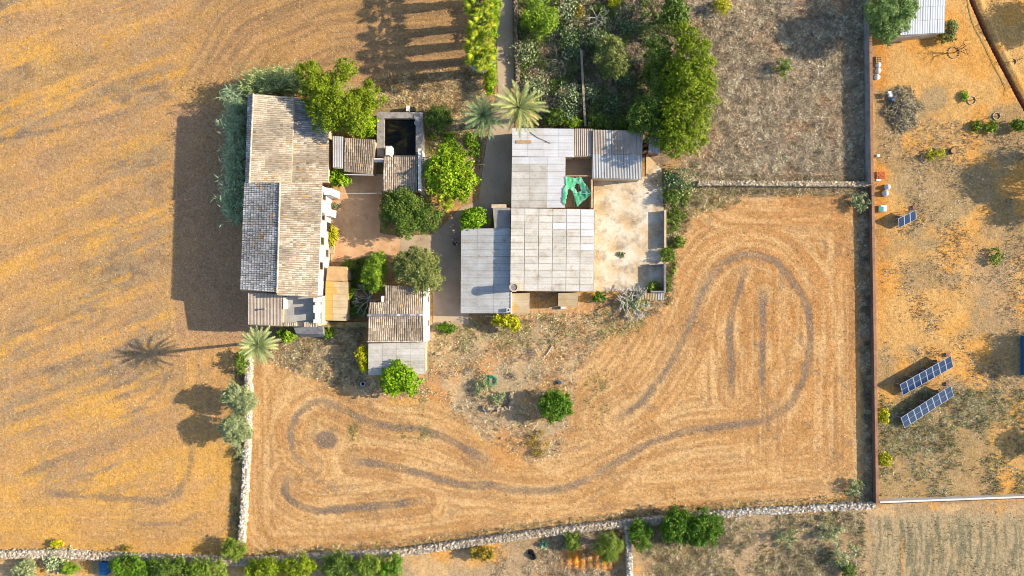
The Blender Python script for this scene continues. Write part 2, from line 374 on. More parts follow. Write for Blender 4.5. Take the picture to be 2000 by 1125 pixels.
# garden north
mG = sstep(-6, 10, spoly(wx, wy, [(1004, -80), (1345, -80), (1340, 120), (1330, 300), (1292, 330), (1005, 262)]))
gcol = two(L3(156, 132, 102), L3(120, 102, 80), sstep(0.4, 0.6, med)); gcol = two(gcol, L3(190, 160, 124), sstep(0.55, 0.66, fbm(x/30, y/30, 77, 4)))
colr = colr*(1-mG[:, None])+gcol*mG[:, None]
# strip east of yard
mE = sstep(-8, 10, spoly(wx, wy, [(1292, 330), (1350, 362), (1690, 362), (1690, 380), (1420, 382), (1350, 408), (1318, 470), (1312, 560), (1298, 590)]))
colr = two(colr, two(L3(176, 150, 108)[None, :]*np.ones((len(x), 1)), L3(146, 132, 88)[None, :]*np.ones((len(x), 1)), sstep(0.4, 0.6, small)), mE*0.9)
# right-hand plot: orange earth with grey-green dry weeds
mR = sstep(-2, 3, spoly(x, y, [(1706, -80), (2090, -80), (2090, 976), (1716, 980)]))
weed = sstep(0.44, 0.58, fbm(x/90, y/90, 81, 4)+0.22*sstep(640, 900, y)*sstep(1990, 1850, x)+0.14*np.exp(-((x-1830)/60)**2-((y-410)/90)**2)-0.20*sstep(300, 150, y))
rcol = two(L3(232, 168, 84), L3(226, 174, 102), sstep(0.4, 0.6, med)); rcol = two(rcol, L3(216, 142, 58), 0.8*sstep(40, 10, x-1708)*sstep(750, 450, y))
rcol = two(rcol, two(L3(180, 156, 116)[None, :]*np.ones((len(x), 1)), L3(152, 134, 96)[None, :]*np.ones((len(x), 1)), sstep(0.4, 0.6, small)), weed*0.72)
rcol = two(rcol, L3(186, 156, 116), 0.7*sstep(60, 20, np.abs(x-1945-0.1*(y-600)))*sstep(420, 520, y)*sstep(700, 560, y))
colr = colr*(1-mR[:, None])+rcol*mR[:, None]
# land south of the long stone wall
WALL_S = [(-40, 1080), (0, 1080), (120, 1078), (250, 1086), (400, 1090), (470, 1094), (600, 1087), (790, 1076), (900, 1060), (1050, 1039), (1160, 1026), (1228, 1019), (1320, 1010), (1430, 1000), (1560, 993), (1700, 985)]
bx = np.array([p[0] for p in WALL_S]+[2400]); by = np.array([p[1] for p in WALL_S]+[975])
below = y-np.interp(x, bx, by)
mB = sstep(-1, 4, below)*sstep(-200, -60, x+100)
bcol = two(L3(232, 172, 92), L3(226, 184, 128), sstep(0.4, 0.6, med))
scr = sstep(0.42, 0.56, fbm(x/60, y/60, 85, 4)+0.25*sstep(1240, 1400, x)*sstep(1700, 1640, x)+0.15*sstep(960, 1040, x)*sstep(1230, 1180, x))
bcol = two(bcol, L3(184, 158, 120), scr*0.85)
mound = sstep(30, 10, np.abs(y-1092-0.0*x))*sstep(1080, 1120, x)*sstep(1215, 1190, x); bcol = two(bcol, L3(236, 150, 50), mound)
row = fbm((x+0.10*(y-1060)**2/60)/5.0, y/60, 87, 3); mrow = sstep(1690, 1720, x)
bcol = two(bcol, L3(186, 164, 122), mrow*0.8*sstep(995, 1015, y)); bcol = two(bcol, L3(138, 130, 98), mrow*0.9*sstep(0.46, 0.58, row)*sstep(1005, 1030, y+20*(med-0.5)))
bcol = two(bcol, L3(218, 160, 96), mrow*0.8*np.maximum(sstep(3.5, 1.5, np.abs(x-1762-0.02*(y-1060))), sstep(3.0, 1.5, np.abs(x-1676)))*sstep(1040, 1060, y))
arcs = fbm(np.hypot(x-1170, y-1180)/4.2, np.arctan2(y-1180, x-1170)*5, 89, 2); marc = sstep(1250, 1275, x)*sstep(1420, 1360, x)*sstep(1035, 1050, y)
bcol = two(bcol, L3(166, 124, 76), marc*sstep(0.45, 0.6, arcs)*0.8)
colr = colr*(1-mB[:, None])+bcol*mB[:, None]
# grey tracks left by machinery
trk = np.zeros(x.shape)
for tl, tw, ts in zip(T, TW, TS):
    tw = tw*0.9
    d_, a_ = dline(x+6*(small-0.5)+6*(tiny-0.5), y+6*(fbm(x/14, y/14, 109, 3)-0.5)+6*(tiny-0.5), tl)
    L_ = sum(math.hypot(q[0]-p[0], q[1]-p[1]) for p, q in zip(tl[:-1], tl[1:]))
    fade = sstep(-4, 25, a_)*sstep(L_+4, L_-35, a_)*0.6+0.4
    trk = np.maximum(trk, ts*fade*sstep(tw*1.15, tw*0.7, d_)*(0.62+0.38*sstep(0.33, 0.55, fbm(a_/30, d_/5, 99, 3)))*(0.80+0.20*sstep(0.30, 0.52, fbm(a_/70+3, d_/40, 97, 3)))*(0.92+0.08*np.cos(d_/tw*5.5)))
trk = np.maximum(trk, 0.9*sstep(24, 15, np.hypot((wx-636)*0.9, wy-860)))
trk = np.maximum(trk, 0.5*sstep(0.5, 0.62, small)*sstep(40, 10, np.hypot((wx-645)*0.6, (wy-955)*2.2)))
colr = put(colr, trk*0.95, A(138, 120, 102))
colr = put(colr, 0.35*trk*sstep(0.5, 0.7, tiny), A(110, 98, 84))
for line in ([(1470, 730), (1570, 640)], [(1480, 765), (1560, 700)], [(1560, 470), (1620, 420)]):   # crossing wheel marks
    d_, _ = dline(x, y, line); colr = put(colr, 0.5*sstep(3.2, 1.2, d_), A(226, 178, 112))
for x_ in (617,):                                                                          # faint seam across the field
    colr = put(colr, 0.25*sstep(2.5, 1, np.abs(x-x_))*sstep(985, 1000, y)*mF, A(160, 120, 80))
grn = np.zeros(x.shape)
for px_, py_, rx_, ry_ in ((812, 842, 42, 26), (690, 840, 14, 40), (1170, 770, 28, 60), (820, 770, 20, 40), (1230, 640, 50, 26)):
    grn = np.maximum(grn, sstep(1.1, 0.2, np.hypot((x-px_)/rx_, (y-py_)/ry_))*sstep(0.52, 0.62, small))
colr = put(colr, grn*0.7, A(104, 108, 58))
# trench
dT, aT = dline(x, y, TRENCH); tr = sstep(4.2, 2.0, dT)
colr = put(colr, 0.8*sstep(8, 4, dT+6*(small-0.5)), A(186, 112, 62)); colr = put(colr, tr, A(126, 70, 42))
# broad speckle everywhere
colr = 0.95*colr*(1+0.30*(small-0.5)+0.44*(tiny-0.5))[:, None]
# relief
inb = np.maximum.reduce([sstep(-3, 2, spoly(x, y, p)) for p in (DRIVE_P, COURT_P, YARD_P, TANK_P)]+[sstep(-3, 2, spoly(x, y, p)) for p in BUILD_P])
farf = sstep(2600, 2100, np.abs(x-1000)+1000)*sstep(1500, 1250, np.abs(y-562)+600)
furrow = stripeL*(1-mF)+sF*mF
zz = (0.05*(small-0.5)+0.05*(tiny-0.5)+0.035*(furrow-0.5)*np.maximum(mF, sstep(500, 440, x))+0.10*(med-0.5)*0.6)*farf
zz += 0.05*mS*(tiny-0.5)+0.10*mound*(np.sin(x/2.2)*0.5+0.5)*2.0
zz = zz*(1-inb)-0.06*inb
zz = zz-0.38*tr+0.18*sstep(8, 12, dT)*sstep(24, 14, dT)*(0.2+small)*sstep(0, 6, (x-1897)-(y)*0.5)
GZ = zz.reshape(X.shape)
def gz(px, py):
    ix = np.clip(np.searchsorted(gx, px)-1, 0, len(gx)-2); iy = np.clip(np.searchsorted(gy, py)-1, 0, len(gy)-2)
    return GZ[iy, ix]
nx, ny = len(gx), len(gy)
idx = (np.arange(ny-1)[:, None]*nx+np.arange(nx-1)[None, :]).ravel()
gq = np.stack([idx, idx+nx, idx+nx+1, idx+1], 1)
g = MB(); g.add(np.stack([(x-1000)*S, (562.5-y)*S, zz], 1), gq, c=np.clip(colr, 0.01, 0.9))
def ground_mat():
    m, n, b = new_mat('ground_soil'); geo = n.nodes.new('ShaderNodeNewGeometry'); pos = geo.outputs['Position']
    at = node(n, 'ShaderNodeAttribute', attribute_name='col'); c = at.outputs['Color']
    c = mixc(n, 1.0, c, ramp(n, noise(n, 2.6, 5, 0.8, pos), 0.30, 0.70, 0.66, 1.34), 'MULTIPLY')
    c = mixc(n, ramp(n, noise(n, 4.2, 3, 0.75, pos), 0.56, 0.66, 0, 0.62), c, A(112, 90, 68))
    c = mixc(n, ramp(n, noise(n, 5.2, 2, 0.7, pos), 0.59, 0.69, 0, 0.55), c, A(232, 200, 150))
    n.links.new(c, b.inputs['Base Color']); b.inputs['Roughness'].default_value = 1.0; b.inputs['Specular IOR Level'].default_value = 0.05
    bp = n.nodes.new('ShaderNodeBump'); bp.inputs['Strength'].default_value = 0.7; bp.inputs['Distance'].default_value = 0.12
    n.links.new(noise(n, 4.0, 5, 0.75, pos), bp.inputs['Height']); n.links.new(bp.outputs[0], b.inputs['Normal']); return m
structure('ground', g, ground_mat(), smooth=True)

def slab(name, poly, z, m, thick=0.16):
    mb = MB(); pts = [P(px, py)[:2] for px, py in poly]
    from mathutils.geometry import tessellate_polygon
    tri = tessellate_polygon([[Vector((p[0], p[1], 0)) for p in pts]]); n = len(pts)
    a2 = sum(pts[i][0]*pts[(i+1) % n][1]-pts[(i+1) % n][0]*pts[i][1] for i in range(n))
    v = [(p[0], p[1], z) for p in pts]+[(p[0], p[1], z-thick) for p in pts]; tt = []
    for t in tri:
        p0, p1, p2 = (pts[i] for i in t)
        cr = (p1[0]-p0[0])*(p2[1]-p0[1])-(p1[1]-p0[1])*(p2[0]-p0[0]); tt.append(t if cr > 0 else (t[0], t[2], t[1]))
    q = [((i, i+n, (i+1) % n+n, (i+1) % n) if a2 > 0 else (i, (i+1) % n, (i+1) % n+n, i+n)) for i in range(n)]
    mb.add(v, q, tt); return structure(name, mb, m)
slab('driveway', DRIVE_P, 0.035, DRIVE)
slab('courtyard', COURT_P, 0.030, COURT)
slab('concrete_yard', YARD_P, 0.04, CONC)

# ------------------------------------------------------------------ roofs and walls
V3 = lambda p: np.asarray(p, float)
def body(mb, A_, B_, C_, D_, o=0.22, z0=-0.12, drop=0.16, low=None):
    c = (V3(A_)+B_+C_+D_)/4; pts = []
    for p in (A_, B_, C_, D_):
        p = V3(p).copy(); d = c[:2]-p[:2]; s = np.sign(d); p[0] += s[0]*o; p[1] += s[1]*o; pts.append(p)
    a2 = sum(pts[i][0]*pts[(i+1) % 4][1]-pts[(i+1) % 4][0]*pts[i][1] for i in range(4))
    if a2 < 0: pts = pts[::-1]
    return mb.hexa([(p[0], p[1], z0) for p in pts], [(p[0], p[1], p[2]-drop) for p in pts])
def deck(mb, A_, B_, C_, D_, t=0.10, off=0.03):
    pts = [V3(p) for p in (A_, B_, C_, D_)]
    a2 = sum(pts[i][0]*pts[(i+1) % 4][1]-pts[(i+1) % 4][0]*pts[i][1] for i in range(4))
    if a2 < 0: pts = pts[::-1]
    return mb.hexa([p-(0, 0, off+t) for p in pts], [p-(0, 0, off) for p in pts])
TAN = [A(206, 188, 158), A(216, 200, 172), A(196, 176, 146), A(210, 192, 160), A(200, 184, 158)]
TANS = [A(204, 188, 160), A(214, 200, 174), A(194, 176, 148), A(186, 166, 138), A(202, 184, 154)]
GREYT = [A(192, 188, 178), A(208, 202, 190), A(172, 168, 160), A(214, 206, 192), A(182, 176, 166)]
BRNT = [A(200, 178, 146), A(212, 192, 162), A(186, 160, 132), A(204, 182, 150), A(178, 156, 132)]
def tile_roof(parent, A_, B_, C_, D_, pal, pitch=0.26, row=0.40, name='roof', r=0.118, seed=1):
    """A-B the high edge, D-C the low edge: rows of half-round clay tiles on a bed, as real geometry"""
    A_, B_, C_, D_ = map(V3, (A_, B_, C_, D_)); R = np.random.default_rng(seed)
    bed = MB(); deck(bed, A_, B_, C_, D_, 0.12, 0.02); bo = part(name, bed, TILE_BED, parent)
    n = max(2, int(np.linalg.norm(B_-A_)/pitch)); m = max(2, int(np.linalg.norm(D_-A_)/row))
    I, J = np.meshgrid(np.arange(n), np.arange(m), indexing='ij'); I = I.ravel(); J = J.ravel(); N = len(I)
    u = (I+0.5)/n; v0 = J/m; v1 = np.minimum((J+1.22)/m, 1.01)
    wob = 0.12*(vn(I*0.35, J*0.2, seed)-0.5)/np.linalg.norm(B_-A_)*1.6
    jit = R.normal(0, 0.012, N)/np.linalg.norm(B_-A_)
    def pt(u, v): u = u[:, None]; v = v[:, None]; return (A_*(1-u)+B_*u)*(1-v)+(D_*(1-u)+C_*u)*v
    p0 = pt(u+wob, v0); p1 = pt(u+wob+jit, v1)
    ac = (B_-A_)/np.linalg.norm(B_-A_); dn = (D_-A_)/np.linalg.norm(D_-A_); no = np.cross(ac, dn); no = no*np.sign(no[2])
    lift0 = -0.01+R.normal(0, 0.006, N); lift1 = 0.024+R.normal(0, 0.007, N)
    K = 5; an = np.linspace(0, math.pi, K); V = np.zeros((N, 2, K, 3))
    for k, t in enumerate(an):
        V[:, 0, k] = p0+ac*(0.86*r*math.cos(t))+no*(0.48*r*math.sin(t)+lift0)[:, None]
        V[:, 1, k] = p1+ac*(r*math.cos(t))+no*(0.56*r*math.sin(t)+lift1)[:, None]
    base = (np.arange(N)*2*K)[:, None, None]; k = np.arange(K-1)[None, :, None]
    q = (base+k+np.array([0, 1, K+1, K])[None, None, :]).reshape(-1, 4)
    pal = np.array(pal); f = R.random(N)
    ch = pal[R.integers(0, len(pal), N)]*(0.88+0.24*f)[:, None]
    patch = fbm(I*0.12, J*0.12, seed+40, 3); ch = ch*((0.70+0.40*sstep(0.35, 0.62, patch))*(0.86+0.28*fbm(I*0.05+5, J*0.3, seed+80, 3)))[:, None]
    lich = (R.random(N) < 0.010); ch[lich] = np.array(A(214, 166, 96))*(0.8+0.4*R.random((lich.sum(), 1)))
    dark = (R.random(N) < 0.05); ch[dark] *= 0.7
    mb = MB(); mb.add(V.reshape(-1, 3), q, c=np.repeat(ch, 2*K, 0)); part('roof_tiles', mb, TILE, bo, kind='stuff')
    return bo
def ridge_tiles(parent, p0, p1, pal, r=0.13, step=0.42, seed=3):
    p0, p1 = V3(p0), V3(p1); L = np.linalg.norm(p1-p0); n = int(L/step); R = np.random.default_rng(seed); d = (p1-p0)/L
    s = np.cross(d, (0, 0, 1)); s /= np.linalg.norm(s); mb = MB()
    for i in range(n):
        a_ = p0+d*(i*step); b_ = p0+d*((i+1.12)*step); v = []
        for p, rr, up in ((a_, r*0.85, 0.0), (b_, r, 0.03)):
            for t in np.linspace(0, math.pi, 5): v.append(p+s*rr*math.cos(t)+np.array([0, 0, rr*math.sin(t)+up+0.02]))
        mb.add(v, [(k, k+1, k+6, k+5) for k in range(4)], c=np.array(pal[R.integers(len(pal))])*(0.8+0.5*R.random()))
    part('ridge_tiles', mb, TILE, parent, kind='stuff')
def sheet_roof(parent, A_, B_, C_, D_, cols, rows, m, run='u', pitch=0.2, amp=0.028, matfn=None, seed=0, lap=-0.03, base_mat=None, step=0.035, name='roof_sheet'):
    """separate corrugated sheets; u runs A to B, v runs A to D; run = direction of the ridges"""
    A_, B_, C_, D_ = map(V3, (A_, B_, C_, D_)); U = ((B_-A_)+(C_-D_))/2; W = ((D_-A_)+(C_-B_))/2; O = (A_+B_+C_+D_)/4-U/2-W/2
    R = np.random.default_rng(seed+77); cu = U/cols; cw = W/rows; no = np.cross(U, W); no /= np.linalg.norm(no); no *= np.sign(no[2])
    dk = MB(); deck(dk, O, O+U, O+U+W, O+W, 0.08, 0.035); part('roof_frame', dk, base_mat or SEAM, parent)
    wav, alo = (cw, cu) if run == 'u' else (cu, cw)
    Lw = np.linalg.norm(wav)*(1+lap); nw = max(2, round(Lw/pitch)); ns = nw*4
    t = np.linspace(0, 1, ns+1); h = amp*np.sin(t*nw*2*math.pi)
    def strip(th):
        v = []
        for s_, lf in ((-0.02, 0.0), (1+lap, step)):
            v += [wav*(tt*(1+lap))+alo*s_+no*(hh+lf+0.02+th) for tt, hh in zip(t, h)]
        return np.array(v)
    top = strip(0.0); bot = strip(-0.012); n1 = ns+1
    q = [(i, i+1, i+1+n1, i+n1) for i in range(ns)]
    mb = MB(); mb.add(top, q); me = mb.mesh(name, (0, 0, 0), True); me.materials.append(m)
    meshes = {m: me}; out = []
    for i in range(cols):
        for j in range(rows):
            mm = matfn(i, j) if matfn else m
            if mm is None: continue
            if mm not in meshes:
                c = me.copy(); c.materials.clear(); c.materials.append(mm); meshes[mm] = c
            o = bpy.data.objects.new(name, meshes[mm]); COL.objects.link(o); o.parent = parent
            p = O+cu*i+cw*j+no*(0.008*((i+2*j) % 3)+R.random()*0.012)-ROOT[parent]
            o.location = tuple(p); o.rotation_euler = (0, 0, R.normal(0, 0.004)); ROOT[o] = ROOT[parent]; out.append(o)
    return out
def wall_box(parent, name, m, px0, py0, px1, py1, z0, z1):
    """a box whose TOP corners sit at the given plan pixels"""
    a_ = P(px0, py0, z1); b_ = P(px1, py1, z1); return part(name, MB().box(a_[0], b_[0], a_[1], b_[1], z0, z1), m, parent)

# ------------------------------------------------------------------ the farmhouse
house = thing('farmhouse', 'long two-storey farmhouse with clay tile roofs and white front, left of the courtyard', 'house', P(585, 425))
q = lambda *a: [P(*p) for p in a]
N1 = q((495, 183, 6.4), (487, 357, 6.5), (568, 357, 5.1), (573, 190, 5.0))
N1w = q((495, 183, 6.4), (487, 357, 6.5), (479.5, 357, 6.05), (485, 183, 5.95))
N2 = q((573, 268, 4.85), (568, 357, 4.9), (640, 357, 3.6), (642, 270, 3.6))
N3 = q((574, 191, 4.55), (573.5, 267, 4.55), (641, 269, 3.35), (641, 200, 3.35))
Se = q((547, 357, 7.3), (541, 576, 7.3), (620, 581, 6.0), (629, 357, 6.0))
Sw = q((547, 357, 7.3), (541, 570, 7.3), (470.5, 567, 6.1), (478.5, 357, 6.1))
mb = MB()
for r_ in (N1, N2, N3): body(mb, *r_)
body(mb, *q((488, 186, 5.9), (480, 356, 5.9), (490, 356, 6.2), (497, 186, 6.2)), o=0.12)
part('north_wall', mb, PLASTER, house)
mb = MB(); body(mb, *Se, o=0.24); body(mb, *Sw, o=0.24); part('south_wall', mb, WHITEWASH, house, label='white plastered front wall')
tile_roof(house, *N1, TAN, name='north_roof', seed=2)
tile_roof(house, *N1w, GREYT, name='north_rear_roof', seed=3)
tile_roof(house, *N2, TANS, name='lower_roof', seed=4)
tile_roof(house, *N3, GREYT, name='corner_roof', seed=5)
tile_roof(house, *Se, TANS, name='south_roof', seed=6)
tile_roof(house, *Sw, GREYT, name='south_rear_roof', seed=7, row=0.36)
ridge_tiles(house, P(547, 357, 7.33), P(541, 574, 7.33), TAN, seed=4); ridge_tiles(house, P(495, 183, 6.43), P(487, 357, 6.53), TAN, seed=5)
ridge_tiles(house, P(574, 268, 4.75), P(641, 270, 3.6), TAN, seed=6)
# step walls between roofs
mb = MB(); a_, b_ = N1[3], N1[2]
mb.hexa([(a_[0]-0.1, a_[1], 3.0), (b_[0]-0.1, b_[1], 3.0), (b_[0]+0.06, b_[1], 3.0), (a_[0]+0.06, a_[1], 3.0)][::-1],
        [(a_[0]-0.1, a_[1], 4.96), (b_[0]-0.1, b_[1], 5.06), (b_[0]+0.06, b_[1], 5.04), (a_[0]+0.06, a_[1], 4.94)][::-1])
part('step_wall', mb, PLASTER, house)
# rear annex
An = q((484, 573, 5.6), (552, 575, 5.6), (551, 638, 5.15), (485, 634, 5.15))
part('annex_wall', body(MB(), *An, o=0.1), PLASTER, house)
sheet_roof(house, *An, 8, 1, METAL_TAN, run='v', pitch=0.2, seed=1)
cp = P(521, 603, 5.4); part('flue_pipe', MB().cyl(cp, 0.09, 0.09, 5.2, 6.1, 10).cyl(cp, 0.16, 0.05, 6.1, 6.25, 10), GREYWALL, house)
# roof terrace
tf = P(553, 578, 4.3); tg = P(629, 632, 4.3)
part('terrace_floor', MB().box(tf[0], tg[0], tf[1], tg[1], -0.1, 4.3), mat('terrace_render', A(190, 188, 176), A(168, 166, 158), A(206, 180, 150), sc=0.8, fine=0.1), house)
for j, (y0, y1, z1) in enumerate(((581, 590, 5.9), (590, 596, 5.2), (596, 611, 5.8), (611, 624, 5.0), (624, 631, 5.6))):
    wall_box(house, 'parapet', WHITEWASH, 612 if z1 > 5.3 else 615, y0, 621.5-0.02*(y0-581), y1+0.05, 4.2, z1)
for x0, x1, z1 in ((554, 578, 5.0), (578, 592, 4.7), (592, 622, 5.1)):
    wall_box(house, 'parapet', PLASTER, x0, 630, x1, 637, -0.1, z1)
wall_box(house, 'parapet', WHITEWASH, 552.5, 580, 555.5, 604, 4.2, 5.55)
tl = q((556, 630, 5.0), (577, 630, 5.05), (577, 637, 4.95), (556, 637, 4.95)); tile_roof(house, *tl, TAN, name='parapet_cap', row=0.5, seed=11)
tl = q((592, 629, 5.2), (619, 629, 5.2), (619, 638, 5.1), (592, 638, 5.1)); tile_roof(house, *tl, TAN, name='parapet_cap', row=0.6, seed=12)
part('base_wall', MB().hexa([P(572, 636, 0)-(0, 0, 0.1), P(578, 658, 0)-(0, 0, 0.1), P(636, 660, 0)-(0, 0, 0.1), P(634, 637, 0)-(0, 0, 0.1)],
     [P(572, 636, 2.6), P(578, 651, 1.6), P(632, 653, 1.4), P(630, 637, 2.6)]), GREYWALL, house)
# front: buttresses, windows and doors
d_, c_ = Se[3], Se[2]
def front(t, dx=0.0): p = V3(d_)*(1-t)+V3(c_)*t; return np.array([p[0]-0.24+dx, p[1]])
for t, wy_, z0, z1, nm in ((0.10, 0.45, 3.4, 4.7, 'window'), (0.28, 0.45, 3.4, 4.7, 'window'), (0.50, 0.45, 3.4, 4.7, 'window'), (0.72, 0.45, 3.4, 4.7, 'window'), (0.36, 0.6, 0.03, 2.2, 'door'), (0.60, 0.45, 1.0, 2.1, 'window')):
    p = front(t); f = part(nm, MB().box(p[0]-0.05, p[0]+0.05, p[1]-wy_-0.08, p[1]+wy_+0.08, z0-0.06, z1+0.08), WOOD, house)
    part('pane' if nm == 'window' else 'door_leaf', MB().box(p[0]-0.03, p[0]+0.065, p[1]-wy_, p[1]+wy_, z0, z1), GLASSPANE if nm == 'window' else DARKMETAL, f)
    if nm == 'window': part('sill', MB().box(p[0]-0.05, p[0]+0.16, p[1]-wy_-0.12, p[1]+wy_+0.12, z0-0.12, z0-0.06), WHITEWASH, f)
for t, ex, z1 in ((0.055, 1.05, 4.3), (0.235, 0.75, 3.6)):
    p = front(t); part('buttress', MB().hexa([(p[0]-0.1, p[1]-0.5, -0.1), (p[0]+ex, p[1]-0.5, -0.1), (p[0]+ex, p[1]+0.5, -0.1), (p[0]-0.1, p[1]+0.5, -0.1)],
         [(p[0]-0.1, p[1]-0.45, z1), (p[0]+ex*0.75, p[1]-0.45, z1-0.5), (p[0]+ex*0.75, p[1]+0.45, z1-0.5), (p[0]-0.1, p[1]+0.45, z1)]), WHITEWASH, house)
p = front(0.42); part('bench_ledge', MB().box(p[0]-0.1, p[0]+0.55, p[1]-2.6, p[1]+1.0, -0.1, 0.5), PLASTER, house)

# lean-to against the front
lean = thing('lean_to_shed', 'low lean-to with ochre-stained sheet roof against the white farmhouse front', 'shed', P(660, 570))
U1 = q((640, 520, 3.0), (678, 521, 2.9), (678, 549, 2.9), (637, 548, 3.0)); U2 = q((637, 549, 2.75), (680, 549, 2.3), (679, 628, 2.3), (634, 625, 2.75))
mb = MB(); body(mb, *U1, o=0.1); body(mb, *U2, o=0.12); part('wall', mb, PLASTER, lean)
part('flat_roof', deck(MB(), *U1, t=0.14, off=-0.02), mat('ochre_render', A(214, 176, 120), A(198, 156, 104), A(180, 132, 80), sc=0.7, fine=0.1), lean)
sheet_roof(lean, *U2, 3, 6, SHEET_OCHRE, run='u', pitch=0.18, seed=4, base_mat=WOOD, matfn=lambda i, j: SHEET_OR if i == 0 else SHEET_OCHRE)

# boundary wall running from the farmhouse to the cottage
bw = thing('garden_wall', 'low mossy wall between the farmhouse corner and the small cottage', 'wall', P(680, 634))
part('wall_body', MB().box(P(632, 0)[0], P(722, 0)[0], P(0, 638)[1], P(0, 629)[1], -0.1, 0.9), STONE_CORE, bw)
part('wall_cap', MB().box(P(632, 0)[0]-0.04, P(722, 0)[0]+0.04, P(0, 638.6)[1], P(0, 628.4)[1], 0.9, 0.98), mat('mossy_cap', A(190, 160, 105), A(130, 118, 70), A(90, 84, 60), sc=1.5), bw)

# ------------------------------------------------------------------ tiled store between house and cistern
store = thing('tiled_store', 'small store with half tile and half sheet roof between farmhouse and water tank', 'shed', P(690, 308))
St = q((672, 269, 3.3), (733, 273, 3.3), (728, 340, 2.65), (671, 334, 2.65)); Sm = q((650, 267, 3.25), (671, 268, 3.25), (671, 330, 2.7), (650, 328, 2.7))
mb = MB(); body(mb, *St, o=0.12); body(mb, *Sm, o=0.08); part('wall', mb, PLASTER, store)
tile_roof(store, *St, BRNT, seed=14); sheet_roof(store, *Sm, 2, 1, METAL_BLUE, run='v', seed=5)
part('gutter', MB().tube([P(672, 341, 2.6), P(729, 342, 2.55)], 0.06, 6), WHITE, store)

# ------------------------------------------------------------------ cistern
cis = thing('water_tank', 'open rectangular concrete water tank full of dark water', 'cistern', P(781, 262))
zt = 1.7
for nm, x0, y0, x1, y1, z1 in (('tank_wall', 736, 219, 750, 306, zt), ('tank_wall', 750, 219, 812, 231, zt), ('tank_wall', 812, 219, 826, 306, zt+0.02), ('tank_wall', 750, 303, 812, 308, zt-0.05)):
    wall_box(cis, nm, TANKWALL, x0, y0, x1, y1, -0.1, z1)
w0, w1 = P(749.6, 230, zt), P(812.4, 304, zt); part('water', MB().box(w0[0], w1[0], w0[1], w1[1], -0.05, 1.05), WATER, cis)
for x_, y_ in ((814, 229), (815, 240)): c_ = P(x_, y_, zt); part('round_cover', MB().cyl(c_, 0.42, 0.40, zt+0.005, zt+0.09, 18), GREYWALL, cis)
wall_box(cis, 'overflow_post', WHITEWASH, 793, 206, 799, 217, -0.1, 1.2); wall_box(cis, 'overflow_box', DARKMETAL, 801, 209, 810, 217, -0.1, 0.9)

pump = thing('pump_house', 'small tile-roofed pump house just south of the water tank', 'shed', P(783, 340))
Pm = q((749, 306, 3.5), (816, 306, 3.5), (815, 374, 2.7), (747, 373, 2.7)); part('wall', body(MB(), *Pm, o=0.15), PLASTER, pump)
tile_roof(pump, *Pm, BRNT, seed=15); wall_box(pump, 'parapet', WHITEWASH, 816.5, 290, 822.5, 373, -0.1, 3.75)
mb = MB(); c0, c1 = P(751, 284, 2.9), P(764, 305, 2.9); mb.box(c0[0], c1[0], c0[1], c1[1], -0.1, 2.6); mb.hexa([(c0[0], c1[1], 2.6), (c1[0], c1[1], 2.6), (c1[0], c0[1], 2.6), (c0[0], c0[1], 2.6)], [(c0[0]+0.2, c1[1]+0.1, 3.1), (c1[0]-0.2, c1[1]+0.1, 3.1), (c1[0]-0.2, c0[1]-0.2, 2.9), (c0[0]+0.2, c0[1]-0.2, 2.9)])
part('pillar', mb, WHITEWASH, pump); wall_box(pump, 'link_beam', WHITEWASH, 728, 309, 748, 316, 2.0, 2.5)
Pl = q((824, 307, 2.5), (853, 307, 2.4), (851, 337, 2.2), (824, 337, 2.3)); part('side_wall', body(MB(), *Pl, o=0.1), PLASTER, pump)
sheet_roof(pump, *Pl, 3, 1, METAL_TAN, run='v', seed=6)

# ------------------------------------------------------------------ cottage
cot = thing('cottage', 'small cottage with ridged brown tile roof and sheet lean-to by the drive', 'house', P(778, 648))
Cs = q((719, 616, 4.1), (829, 615, 4.1), (829, 668, 3.4), (718, 668, 3.4)); Cn = q((752, 615, 4.1), (829, 614, 4.1), (829, 561, 3.35), (752, 558, 3.35)); Cl = q((720, 615, 4.1), (751.5, 615, 4.1), (752, 591, 3.75), (722, 591, 3.75))
mb = MB()
for r_ in (Cs, Cn, Cl): body(mb, *r_, o=0.12)
part('wall', mb, PLASTER, cot)
e0, e1 = P(829.8, 562, 3.5), P(829.8, 668, 3.5)
part('gable_wall', MB().add([(e0[0]-0.2, e0[1], -0.1), (e0[0]+0.25, e0[1], -0.1), (e0[0]+0.25, e0[1], 3.5), (e0[0]-0.2, e0[1], 3.5),
     (e0[0]-0.2, (e0[1]+e1[1])/2, 4.2), (e0[0]+0.25, (e0[1]+e1[1])/2, 4.2), (e0[0]-0.2, e1[1], -0.1), (e0[0]+0.25, e1[1], -0.1), (e0[0]+0.25, e1[1], 3.5), (e0[0]-0.2, e1[1], 3.5)],
     [(0, 1, 2, 3), (3, 2, 5, 4), (4, 5, 8, 9), (9, 8, 7, 6), (1, 7, 8, 2)], [(2, 8, 5), (3, 4, 9), (0, 3, 9)]), WHITEWASH, cot)
tile_roof(cot, *Cs, BRNT, seed=16, name='south_roof'); tile_roof(cot, *Cn, BRNT, seed=17, name='north_roof'); tile_roof(cot, *Cl, BRNT, seed=18, name='side_roof')
ridge_tiles(cot, P(718, 616, 4.13), P(829, 615, 4.13), [A(222, 214, 200), A(190, 182, 172), A(140, 140, 145)], r=0.16, seed=9)
ridge_tiles(cot, P(718, 667, 3.42), P(829, 667, 3.42), [A(222, 200, 170), A(230, 212, 186)], r=0.10, seed=10)
Lt = q((720, 670, 2.9), (831, 669, 2.9), (830, 729, 2.5), (720, 734, 2.5)); part('lean_to_wall', body(MB(), *Lt, o=0.1), PLASTER, cot)
